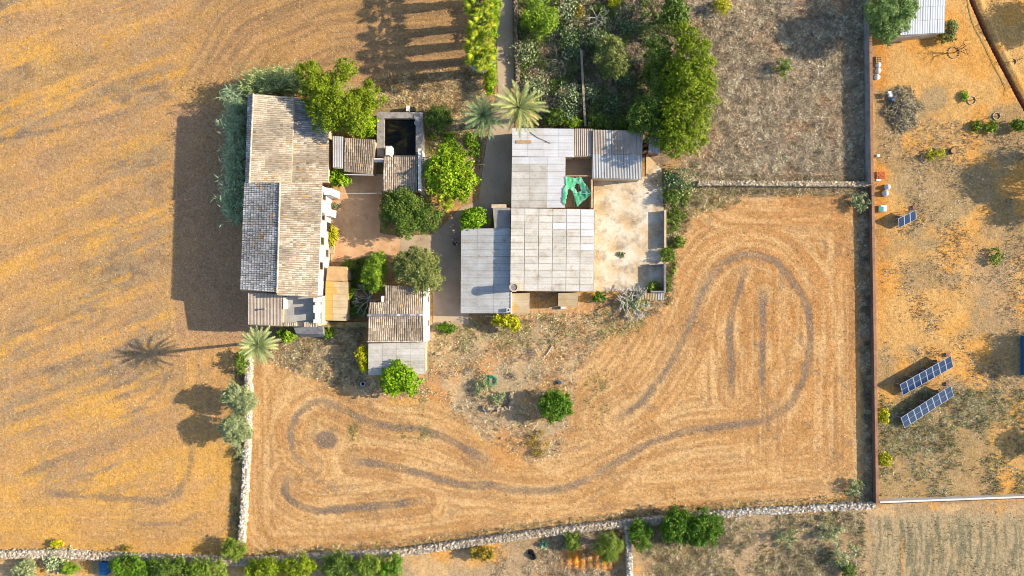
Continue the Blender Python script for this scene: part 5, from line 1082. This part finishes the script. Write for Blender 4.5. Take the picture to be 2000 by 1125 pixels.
tufts('dry_grass', 'matted grey-brown dry grass covering the scrub plot', 'grass', SCRUB, 42, 0.34, DRY, seed=1, blades=5, bright=2.3)
tufts('dry_grass', 'paler taller dry tussocks scattered in the scrub plot', 'grass', SCRUB, 16, 0.55, [A(196, 182, 150), A(176, 160, 126), A(150, 142, 104)], seed=2, thr=0.52, noise_sc=22)
tufts('dry_grass', 'mixed dry grass and weeds on the ground in the middle', 'grass', CENTRE, 30, 0.32, DRY+GRY+STR, seed=3, thr=0.43, noise_sc=30, bright=2.3)
tufts('green_weeds', 'green weeds below the sheds in the middle', 'weeds', [(850, 630), (1290, 590), (1240, 650), (1050, 680), (860, 690)], 24, 0.32, GRN, seed=4, thr=0.47, noise_sc=34)
tufts('dry_grass', 'tangled dry undergrowth in the prickly pear garden', 'undergrowth', [(1010, -70), (1340, -70), (1340, 120), (1300, 300), (1258, 255), (1010, 248)], 40, 0.45, [A(120, 102, 80), A(92, 80, 62), A(150, 132, 104), A(84, 84, 52), A(176, 156, 124)], seed=5)
tufts('dry_grass', 'dry grass strip between the canes, palms and water tank', 'grass', [(745, 150), (930, 130), (960, 180), (945, 260), (940, 330), (860, 330), (830, 215), (745, 205)], 36, 0.42, DRY+STR+GRN[:1], seed=6)
tufts('green_weeds', 'green weeds right of the water tank', 'weeds', [(828, 250), (940, 250), (938, 330), (828, 320)], 24, 0.4, GRN, seed=7, thr=0.44, noise_sc=30)
tufts('dry_grass', 'rough grass strip outside the yard wall', 'grass', [(1298, 330), (1345, 365), (1450, 366), (1440, 400), (1360, 415), (1322, 480), (1312, 590), (1298, 600), (1298, 420)], 40, 0.45, DRY+GRN+STR[:1], seed=8)
tufts('dry_grass', 'dry grass along the tan stone wall', 'grass', [(1360, 340), (1690, 342), (1692, 382), (1420, 384)], 34, 0.42, DRY+GRN[:1], seed=9)
tufts('dry_weeds', 'grey dry weeds at the foot of the brown boundary wall', 'weeds', [(1672, 380), (1700, 380), (1706, 980), (1640, 990), (1690, 930)], 50, 0.5, GRY+DRY[:2], seed=10, thr=0.36, noise_sc=18)
tufts('dry_weeds', 'grey-green weeds in the lower part of the solar panel plot', 'weeds', [(1716, 760), (2060, 760), (2060, 968), (1720, 972)], 38, 0.42, GRY+GRN, seed=11, thr=0.40, noise_sc=50)
tufts('dry_weeds', 'grey weeds in the upper part of the solar panel plot', 'weeds', [(1720, 240), (2060, 230), (2060, 770), (1716, 770)], 24, 0.30, GRY+DRY, seed=12, thr=0.54, noise_sc=60)
tufts('dry_weeds', 'rough scrub below the large field at bottom right', 'scrub', [(1260, 1030), (1430, 1012), (1690, 998), (1690, 1150), (1250, 1150)], 44, 0.46, GRY+GRN+DRY, seed=13, thr=0.42, noise_sc=50)
tufts('dry_weeds', 'grey weeds on the orange bank below the bottom wall', 'scrub', [(960, 1065), (1215, 1040), (1215, 1150), (960, 1150)], 40, 0.34, GRY+DRY, seed=14, thr=0.48, noise_sc=40)
tufts('crop_rows', 'thin grey-green rows of dry crop at the bottom right', 'crop', [(1700, 1015), (2060, 995), (2060, 1150), (1700, 1150)], 10, 0.22, [A(140, 128, 92), A(120, 118, 78), A(160, 140, 100)], seed=15, thr=0.52, noise_sc=24, bright=1.6)
tufts('dry_weeds', 'dry tussocks hugging the long bottom wall', 'weeds', [(490, 980), (1700, 960), (1700, 1030), (490, 1110)], 30, 0.38, DRY+GRN, seed=16, line=[(p[0], p[1]-11) for p in WALL_S], lw_=9)
tufts('dry_weeds', 'dark weeds in the shade of the white stone wall', 'weeds', [(452, 700), (480, 700), (476, 1060), (448, 1060)], 26, 0.4, GRY+GRN, seed=17, thr=0.45, noise_sc=20)
tufts('dry_weeds', 'weeds between the farmhouse, cottage and field', 'weeds', [(500, 640), (718, 640), (718, 760), (600, 735), (500, 690)], 36, 0.42, DRY+GRN+GRY, seed=18, thr=0.40, noise_sc=30)
tufts('stubble', 'short straw stubble over the large field', 'stubble', FIELD, 12, 0.15, STR, seed=19, bright=1.15, wd=0.03, up=0.45, blades=3)
tufts('stubble', 'short straw stubble over the left field', 'stubble', [(-60, -60), (900, -60), (900, 130), (600, 110), (440, 170), (430, 440), (470, 690), (470, 1070), (-60, 1070)], 11, 0.15, STR+[A(230, 186, 96), A(130, 108, 80)], seed=20, bright=1.15, wd=0.03, up=0.45, blades=3)
for i, (px_, py_, rx_, ry_) in enumerate(((812, 842, 40, 22), (690, 845, 12, 45), (1168, 770, 26, 60), (822, 780, 16, 34))):
    tufts('green_weeds', ['green weed patch on the grey track left of the middle', 'thin line of green weeds inside the small loop track', 'sparse green weeds right of the lone round tree', 'green weeds below the vivid green tree'][i], 'weeds', [(px_+rx_*math.cos(t), py_+ry_*math.sin(t)) for t in np.linspace(0, 6.0, 12)], 16, 0.26, GRN+[A(84, 104, 44)], seed=60+i, thr=0.5, noise_sc=12)

def undergrowth(label, poly, n, thr, pal, seed, h=0.9, leaf=0.22):
    R = np.random.default_rng(seed); xs = [p[0] for p in poly]; ys = [p[1] for p in poly]; px = R.uniform(min(xs), max(xs), n); py = R.uniform(min(ys), max(ys), n)
    f = fbm(px/20, py/20, seed, 4); m = inpoly(px, py, poly) & (f > thr)
    for kp in KEEP: m &= ~inpoly(px, py, kp)
    px, py, f = px[m], py[m], f[m]; k = len(px); z = 0.05+R.random(k)*h*np.clip((f-thr)*9, 0.15, 1); c1, c2 = (np.array(c) for c in PAL[pal]); t = np.clip(0.5*R.random(k)+0.5*vn(px/7, py/7, seed+3), 0, 1)[:, None]
    mb = MB(); pos = np.stack([(px-1000)*S, (562.5-py)*S, z], 1); sz = np.exp(R.normal(0, 0.3, k))*leaf; leaf_quads(mb, pos, np.array([0, 0, 0.7])+0.6*R.normal(size=(k, 3)), sz, sz*0.5, (c1*(1-t)+c2*t)*KL, R)
    return tag(part('undergrowth', mb, LEAF, None), label, 'undergrowth', kind='stuff')
GARDEN = [(1012, -60), (1335, -60), (1335, 110), (1300, 300), (1258, 252), (1012, 248)]
undergrowth('dark green undergrowth filling the prickly pear garden', GARDEN, 46000, 0.52, 'dark', 71)
undergrowth('grey-green ground plants in the prickly pear garden', GARDEN, 30000, 0.55, 'olive', 75, h=0.5)
undergrowth('green undergrowth between farmhouse and cottage', [(684, 505), (722, 500), (722, 640), (684, 640)], 5000, 0.48, 'dark', 72, h=0.6)
undergrowth('green plants between water tank and lime-green tree', [(828, 260), (940, 260), (935, 330), (828, 330)], 8000, 0.52, 'glade', 73, h=0.5)
undergrowth('low plants outside the concrete yard', [(1298, 330), (1350, 362), (1330, 480), (1310, 570), (1298, 570)], 9000, 0.52, 'mid', 74, h=0.5)

for k_, (ln_, lb_) in enumerate((([(1167, 350), (1168, 420), (1166, 500), (1168, 562)], 'weeds along the left edge of the concrete yard by the barn wall'), ([(1286, 330), (1284, 420), (1262, 480), (1282, 520), (1230, 566)], 'weeds in cracks along the right side of the concrete yard'), ([(1180, 415), (1200, 428), (1250, 435), (1285, 430)], 'weeds in the crack across the concrete yard'))):
    tufts('crack_weeds', lb_, 'weeds', [(1160, 330), (1296, 330), (1296, 570), (1160, 570)], 34, 0.3, GRN+DRY, seed=90+k_, thr=0.46, noise_sc=14, keep=False, line=ln_, lw_=5, bright=1.5)

# ------------------------------------------------------------------ solar tables
def solar(label, c_lt, c_rt, c_lb, cols, zl, zh, blocks, group, half=True):
    lt, rt, lb = P(*c_lt, zh), P(*c_rt, zh), P(*c_lb, zl); U = rt-lt; W = lb-lt; no = np.cross(W, U); no /= np.linalg.norm(no); no *= np.sign(no[2]); uh = U/np.linalg.norm(U); wh = W/np.linalg.norm(W)
    base = (lt+rt+2*lb)/4; base = np.array([(lt+rt+lb*2+U)[0]/4, (lt+rt+lb*2+U)[1]/4, 0]); root = thing('solar_table', label, 'solar panel', base, group); cw = np.linalg.norm(U)/cols; hh = np.linalg.norm(W)
    rot = Matrix((uh, -wh, no)).transposed().to_euler(); fm = MB(); b_ = 0.045
    for x0, x1, y0, y1 in ((0, cw-0.02, -b_, 0), (0, cw-0.02, -hh, -hh+b_), (0, b_, -hh+b_, -b_), (cw-0.02-b_, cw-0.02, -hh+b_, -b_)): fm.box(x0, x1, y0, y1, -0.035, 0.012)
    if half: fm.box(b_, cw-0.02-b_, -hh/2-0.015, -hh/2+0.015, -0.03, 0.009)
    fme = fm.mesh('panel_frame'); fme.materials.append(ALU); pm = MB().box(b_*0.5, cw-0.02-b_*0.5, -hh+b_*0.5, -b_*0.5, -0.03, 0.003); pme = pm.mesh('panel'); pme.materials.append(SOLAR)
    for i in range(cols):
        o = bpy.data.objects.new('panel', pme); COL.objects.link(o); o.parent = root; o.location = tuple(lt+uh*cw*i-base); o.rotation_euler = rot
        f = bpy.data.objects.new('panel_frame', fme); COL.objects.link(f); f.parent = o
    st = MB()
    for i in range(0, cols+1, 2 if cols > 4 else 1):
        t = lt+uh*(cw*i*0.98+0.05); l = t+W*0.98; st.tube([t+(0, 0, -0.06), (t[0], t[1], -0.1)], 0.035, 5); st.tube([l+(0, 0, -0.06), (l[0], l[1], -0.1)], 0.035, 5); st.tube([t-(0, 0, .06), l-(0, 0, .06)], 0.03, 5)
    part('support_frame', st, ALU, root)
    for (bx_, by_) in blocks: c = P(bx_, by_); part('ballast_block', MB().box(c[0]-0.22, c[0]+0.22, c[1]-0.26, c[1]+0.26, -0.02, 0.25), BLOCK, root)
g_ = 'ground-mounted solar tables'
solar('upper of the two long solar panel rows', (1758, 751), (1857.5, 694.5), (1765, 771.5), 8, 0.45, 1.35, [(1750, 752), (1771, 738), (1796, 724), (1802, 720), (1825, 706), (1849, 693)], g_)
solar('lower of the two long solar panel rows', (1759.5, 816), (1857, 752.5), (1768, 835), 8, 0.45, 1.35, [(1755, 815), (1776, 799), (1797, 785), (1804, 780), (1826, 765), (1849, 750)], g_)
solar('small three-panel solar table near the teal box', (1754.5, 427), (1789, 410), (1757, 444.5), 3, 0.5, 1.4, [(1752, 425), (1784, 406)], g_, half=False)

# ------------------------------------------------------------------ small things in the right-hand plot
def boxy(name, label, cat, px0, py0, px1, py1, h, m, lid=None, group=None):
    a_, b_ = P(px0, py0), P(px1, py1); c = P((px0+px1)/2, (py0+py1)/2); root = thing(name, label, cat, c, group)
    part('body', MB().box(a_[0], b_[0], a_[1], b_[1], -0.02, h), m, root)
    if lid: part('lid', MB().box(a_[0]-0.05, b_[0]+0.05, a_[1]-(-0.05), b_[1]-0.05, h, h+0.07), lid, root)
    return root
boxy('storage_box', 'teal-topped pale box by the brown wall, left of the small solar table', 'box', 1715, 402, 1727, 414, 0.7, WHITE); a_ = P(1716.5, 403.5, 0.7); b_ = P(1725.5, 412.5, 0.7)
tp = ROOT; part('lid_panel', MB().box(a_[0], b_[0], a_[1], b_[1], 0.70, 0.74), TEAL, bpy.data.objects['storage_box'])
boxy('white_block', 'small white block by the wall above the red tiles', 'block', 1711, 302, 1716, 307, 0.35, WHITE); boxy('white_plank', 'white plank lying below the red tiles', 'plank', 1711, 350, 1720, 354, 0.12, WHITE)
pl = thing('tile_stack', 'low stack of orange-red tiles by the plot wall', 'tiles', P(1719, 343))
for i in range(4):
    for j in range(3): c = P(1713+i*4.2, 338+j*4.6); part('tile', MB().box(c[0]-0.13, c[0]+0.13, c[1]-0.15, c[1]+0.15, -0.02, 0.16+0.03*((i+j) % 2)), TERRA, pl)
def sack(label, px, py, r, h, group, seed, name='white_sack'):
    R = np.random.default_rng(seed); mb = MB(); c = P(px, py); n, k = 10, 6; v = []; 
    for j in range(k+1):
        f = j/k; z = h*f; rr = r*(1.05-0.55*f**3)*(0.85 if j == 0 else 1)
        for i in range(n): t = 2*math.pi*i/n; v.append((c[0]+rr*math.cos(t)*(1+R.normal(0, 0.08)), c[1]+rr*math.sin(t)*(1+R.normal(0, 0.08)), z+R.normal(0, 0.02)))
    v.append((c[0], c[1], h*1.02)); q_ = [(j*n+i, j*n+(i+1) % n, (j+1)*n+(i+1) % n, (j+1)*n+i) for j in range(k) for i in range(n)]; t_ = [(k*n+i, k*n+(i+1) % n, (k+1)*n) for i in range(n)]
    mb.add(v, q_, t_); return single(name, mb, WHITE, label, 'sack', c, group, smooth=True)
gs = 'white bulk sacks'
sack('upper white sack of the pair above the teal box', 1731, 366, 0.38, 0.7, gs, 1); sack('lower white sack of the pair above the teal box', 1727, 378, 0.42, 0.75, gs, 2)
sack('white sack by the plot wall below the pallet, upper', 1714, 128, 0.36, 0.5, gs, 3); sack('white sack by the plot wall below the pallet, middle', 1714, 139, 0.36, 0.45, gs, 4); sack('white sack by the plot wall below the pallet, lowest', 1712, 151, 0.38, 0.4, gs, 5)
pal_ = thing('wooden_pallet', 'wooden pallet frame leaning by the plot wall above the white sacks', 'pallet', P(1715, 117))
for k in range(4): a_, b_ = P(1709, 111+k*3.6), P(1720, 113+k*3.6); part('slat', MB().box(a_[0], b_[0], a_[1], b_[1], 0.25, 0.29), WOOD, pal_)
for k in range(3): a_, b_ = P(1709.5+k*4.5, 111), P(1711+k*4.5, 124); part('bearer', MB().box(a_[0], b_[0], a_[1], b_[1], -0.02, 0.25), WOOD, pal_)
c = P(1858, 296); lg = thing('log', 'short sawn log standing in the right-hand plot', 'log', c); part('trunk', MB().cyl(c, 0.42, 0.40, -0.05, 0.5, 18), BARK, lg); part('cut_face', MB().cyl(c, 0.36, 0.36, 0.5, 0.515, 18), WOOD, lg)
hose = thing('garden_hose', 'thin yellow-green hose winding along the trench', 'hose', P(1930, 110)); part('tube', MB().tube([P(*p, 0.06) for p in ((1886, -40), (1890, 0), (1895, 28), (1903, 52), (1916, 76), (1928, 98), (1938, 120), (1948, 140), (1958, 158), (1965, 172), (1962, 186))], 0.028, 5), mat('hose_rubber', A(150, 150, 70), fine=0.1), hose)
# debris heap
dh = thing('debris_heap', 'dark heap of brush and rubbish in the right-hand plot', 'heap', P(1762, 213)); R = np.random.default_rng(12); mb = MB(); hp = []
gxx, gyy = np.meshgrid(np.linspace(-1, 1, 40), np.linspace(-1, 1, 46)); rr = np.hypot(gxx, gyy)*(0.70+0.75*fbm(gxx*1.4+9, gyy*1.4+3, 15, 3)); hz = np.clip(1-rr**2.2, 0, 1)*0.6*(0.5+fbm(gxx*4, gyy*4, 5, 4))-0.12
vx = P(1762, 213)[0]+gxx*35*S+0.3*gyy; vy = P(1762, 213)[1]-gyy*47*S; nn = 40
fc = np.array(A(150, 130, 104))*(0.5+fbm(gxx*6, gyy*6, 8, 3).ravel()[:, None]); ii = (np.arange(45)[:, None]*nn+np.arange(39)[None, :]).ravel()
mb.add(np.stack([vx.ravel(), vy.ravel(), hz.ravel()], 1), np.stack([ii, ii+1, ii+nn+1, ii+nn], 1), c=fc); part('soil_mound', mb, STONE, dh, smooth=True)
mb = MB(); n = 900; az = R.random(n)*2*math.pi; f = np.sqrt(R.random(n)); bx0 = P(1762, 213)[0]+f*np.cos(az)*36*S*(0.75+0.4*np.sin(az*3+1)**2); by0 = P(1762, 213)[1]+f*np.sin(az)*44*S; bz0 = np.clip(1-f**2.2, 0, 1)*0.7*0.9
for i in range(n):
    d = R.normal(size=3)*np.array([1, 1, 0.35]); d /= np.linalg.norm(d); L_ = 0.3+0.9*R.random(); p = np.array([bx0[i], by0[i], bz0[i]+0.05]); mb.tube([p-d*L_/2, p+d*L_/2+np.array([0, 0, 0.05])], [0.035, 0.015], 3, c=1.3*np.array([A(190, 178, 152), A(140, 126, 104), A(100, 90, 78), A(206, 184, 116)][R.integers(4)]), cap=False)
part('twigs', mb, STONE, dh, kind='stuff')
for k, (px_, py_) in enumerate(((1732, 184), (1734, 189), (1738, 197))): single('plastic_scrap', MB().add(P(px_, py_)+CUBE*np.array([0.42, 0.36, 0.3])*(1+np.random.default_rng(k).normal(0, 0.2, (8, 3)))+np.array([0, 0, 0.62]), CQ), WHITE if k < 2 else BLUE, ['white plastic scrap on the debris heap, upper', 'white plastic scrap on the debris heap, lower', 'blue plastic scrap on the debris heap'][k], 'scrap', P(px_, py_, 0.5))

# ------------------------------------------------------------------ small things elsewhere
boxy('blue_container', 'blue plastic container below the bottom wall at lower left', 'container', 204.5, 1093, 219, 1116, 1.1, BLUE, BLUE)
tarp = thing('blue_tarp_stack', 'blue tarpaulin-covered stack just at the right edge of the picture', 'tarp', P(2015, 695)); a_, b_ = P(1993, 655), P(2040, 733); part('tarp', MB().hexa([(a_[0], b_[1], -0.05), (b_[0], b_[1], -0.05), (b_[0], a_[1], -0.05), (a_[0], a_[1], -0.05)], [(a_[0]+0.1, b_[1]+0.1, 0.55), (b_[0]-0.1, b_[1]+0.1, 0.6), (b_[0]-0.1, a_[1]-0.1, 0.6), (a_[0]+0.1, a_[1]-0.1, 0.55)]), BLUE, tarp)
c = P(710, 749); wb = thing('white_bucket', 'white bucket left of the vivid green tree below the cottage', 'bucket', c); mb = MB()
for k in range(16):
    a0, a1 = 2*math.pi*k/16, 2*math.pi*(k+1)/16; mb.hexa([(c[0]+r*math.cos(t), c[1]+r*math.sin(t), -0.02) for r, t in ((0.22, a0), (0.28, a0), (0.28, a1), (0.22, a1))], [(c[0]+r*math.cos(t), c[1]+r*math.sin(t), 0.55) for r, t in ((0.27, a0), (0.33, a0), (0.33, a1), (0.27, a1))])
part('shell', mb, WHITE, wb); part('dark_water', MB().cyl(c, 0.23, 0.25, 0.0, 0.2, 16), BLACK, wb)
c = P(961, 743); hc = thing('hose_coil', 'tangled coil of green hose on the weeds above the stone ruin', 'hose', c); R = np.random.default_rng(2); t = np.linspace(0, 9*math.pi, 90)
part('tube', MB().tube([(c[0]+(0.55+0.18*math.sin(3.3*a_))*math.cos(a_)+0.1*math.sin(a_*0.7), c[1]+(0.6+0.15*math.cos(2.1*a_))*math.sin(a_), 0.18+0.10*math.sin(1.7*a_)) for a_ in t], 0.045, 5), mat('green_rubber', A(40, 160, 120), fine=0.1), hc)
single('blue_bucket', MB().cyl(P(1093, 747), 0.18, 0.24, -0.02, 0.35, 14), BLUE, 'small blue bucket above the lone round tree', 'bucket', P(1093, 747))
single('pale_post', MB().tube([P(1067, 693, 0.08), P(1079, 675, 0.14)], 0.08, 6), PALE_BARK, 'pale post lying in the middle weeds', 'post', P(1073, 684))
for k, (px_, py_, s_) in enumerate(((1052, 737, 0.3), (1030, 738, 0.22), (1061, 728, 0.2), (855, 690, 0.45), (980, 856, 0.3))):
    single('pale_stone', MB().add(P(px_, py_)+CUBE*s_*np.array([1.1, 0.9, 0.8])*(1+np.random.default_rng(50+k).normal(0, 0.15, (8, 3)))+np.array([0, 0, s_*0.3]), CQ), PLASTER, ['pale stone above the lone round tree, largest of three', 'pale stone above the lone round tree, left of three', 'pale stone above the lone round tree, highest of three', 'white stone right of the cottage lean-to', 'pale stone on the bare orange soil below the ruin'][k], 'stone', P(px_, py_), 'loose pale stones')
ty = thing('tyre_pile', 'black pile of tyres below the bottom wall', 'tyres', P(1040, 1083))
for k, (dx, dy, z) in enumerate(((-0.1, 0.25, 0.12), (0.05, -0.2, 0.12), (0.0, 0.05, 0.36))):
    c = P(1040, 1083)+np.array([dx*2, dy*1.4, 0]); mb = MB(); M1, M2 = 18, 8; v = []
    for i in range(M1):
        for j in range(M2): t, s_ = 2*math.pi*i/M1, 2*math.pi*j/M2; v.append((c[0]+(0.30+0.12*math.cos(s_))*math.cos(t), c[1]+(0.30+0.12*math.cos(s_))*math.sin(t), z+0.12*math.sin(s_)))
    mb.add(v, [(i*M2+j, ((i+1) % M1)*M2+j, ((i+1) % M1)*M2+(j+1) % M2, i*M2+(j+1) % M2) for i in range(M1) for j in range(M2)]); part('tyre', mb, BLACK, ty, smooth=True)
cb = thing('courtyard_cable', 'thin pale cable strung across the courtyard', 'cable', P(700, 377)); part('thin_tube', MB().tube([P(645, 377, 3.4), P(697, 377.6, 2.9), P(748, 377, 2.6)], 0.022, 5), WHITE, cb)
cb = thing('dark_roof_line', 'thin dark line snaking over the white upper barn roof', 'cable', P(1055, 272)); part('thin_tube', MB().tube([P(1036, 258, 2.86), P(1041, 263, 2.84), P(1052, 270, 2.86), P(1064, 275, 2.88), P(1075, 280, 2.89)], 0.03, 5), BLACK, cb)  # thin black tube laid along the dark line across the barn roof

# ------------------------------------------------------------------ people standing in the shade of the long shed
SKIN = mat('skin', A(200, 150, 120), fine=0.05); HAIR = mat('dark_hair', A(36, 28, 24), fine=0.2); SHIRT = mat('pale_shirt', A(214, 218, 232), fine=0.05); BLK = mat('black_clothes', A(30, 30, 34), fine=0.1); TROU = mat('dark_trousers', A(52, 58, 84), fine=0.1)
def person(label, px, py, face, shirt, trousers, bend=0.0):
    c = P(px, py); root = thing('person', label, 'person', c, 'people in the shade of the long shed'); vs = []; es = []; rs = []
    def v(p, r): vs.append(p); rs.append(r); return len(vs)-1
    def e(a_, b_): es.append((a_, b_))
    pel = v((0, 0, 0.95), 0.15); wst = v((0.01, 0, 1.12), 0.14); ch = v((0.03, 0, 1.32), 0.165); nk = v((0.05, 0, 1.48), 0.06); e(pel, wst); e(wst, ch); e(ch, nk)
    hd0 = v((0.07, 0, 1.58), 0.085); hd1 = v((0.08, 0, 1.68), 0.085); e(nk, hd0); e(hd0, hd1); ns = v((0.165, 0, 1.60), 0.018); e(hd0, ns)
    for s in (-1, 1):
        hp = v((0, 0.09*s, 0.90), 0.10); kn = v((0.03, 0.11*s, 0.5), 0.065); an = v((0.0, 0.12*s, 0.08), 0.045); to = v((0.16, 0.13*s, 0.035), 0.035); e(pel, hp); e(hp, kn); e(kn, an); e(an, to)
        sh = v((0.03, 0.19*s, 1.40), 0.065); el = v((0.02, 0.27*s, 1.13), 0.045); wr = v((0.20, 0.17*s, 1.06), 0.03); pm = v((0.27, 0.14*s, 1.07), 0.035); e(ch, sh); e(sh, el); e(el, wr); e(wr, pm)
        for k in range(4): f0 = v((0.33, 0.14*s+(k-1.5)*0.018, 1.07-0.005*k), 0.009); f1 = v((0.355-0.004*abs(k-1.5), 0.14*s+(k-1.5)*0.018, 1.05), 0.008); e(pm, f0); e(f0, f1)
        t0 = v((0.28, 0.14*s-0.05*s, 1.09), 0.010); t1 = v((0.31, 0.14*s-0.06*s, 1.10), 0.008); e(pm, t0); e(t0, t1)
    me = bpy.data.meshes.new('body_cage'); me.from_pydata(vs, es, []); o = bpy.data.objects.new('tmp_body', me); COL.objects.link(o)
    sk = o.modifiers.new('skin', 'SKIN'); 
    for i, r in enumerate(rs): me.skin_vertices[0].data[i].radius = (r, r)
    me.skin_vertices[0].data[0].use_root = True; o.modifiers.new('sub', 'SUBSURF').levels = 1
    dg = bpy.context.evaluated_depsgraph_get(); bm_ = bpy.data.meshes.new_from_object(o.evaluated_get(dg)); bpy.data.objects.remove(o); bpy.data.meshes.remove(me)
    bm_.name = 'body'
    for m_ in (SKIN, shirt, trousers, BLK): bm_.materials.append(m_)
    for p in bm_.polygons:
        z = p.center.z; ax = p.center.x
        p.material_index = 3 if z < 0.09 else 2 if z < 0.98 else 0 if (z > 1.50 or (ax > 0.17 and z < 1.2)) else 1; p.use_smooth = True
    b = part('body', bm_, None, root); b.rotation_euler = (0, 0, face)
    hm = MB(); n, k = 12, 5; v_ = []
    for j in range(k+1):
        t = math.pi/2*j/k
        for i in range(n): a_ = 2*math.pi*i/n; v_.append((0.06+0.112*math.cos(t)*math.cos(a_), 0.102*math.cos(t)*math.sin(a_), 1.655+0.125*math.sin(t)))
    hm.add(v_, [(j*n+i, j*n+(i+1) % n, (j+1)*n+(i+1) % n, (j+1)*n+i) for j in range(k) for i in range(n)]); h = part('hair', hm.mesh('hair', smooth=True), HAIR, root); h.rotation_euler = (0, 0, face)
    return root
person('person in pale shirt standing in the shaded drive, nearest the top', 888, 467, -1.0, SHIRT, TROU)
person('person in black clothes standing in the shaded drive', 888, 477.5, 0.6, BLK, BLK)
person('person in pale shirt standing closest to the long shed wall', 895, 476, 2.6, SHIRT, BLK)
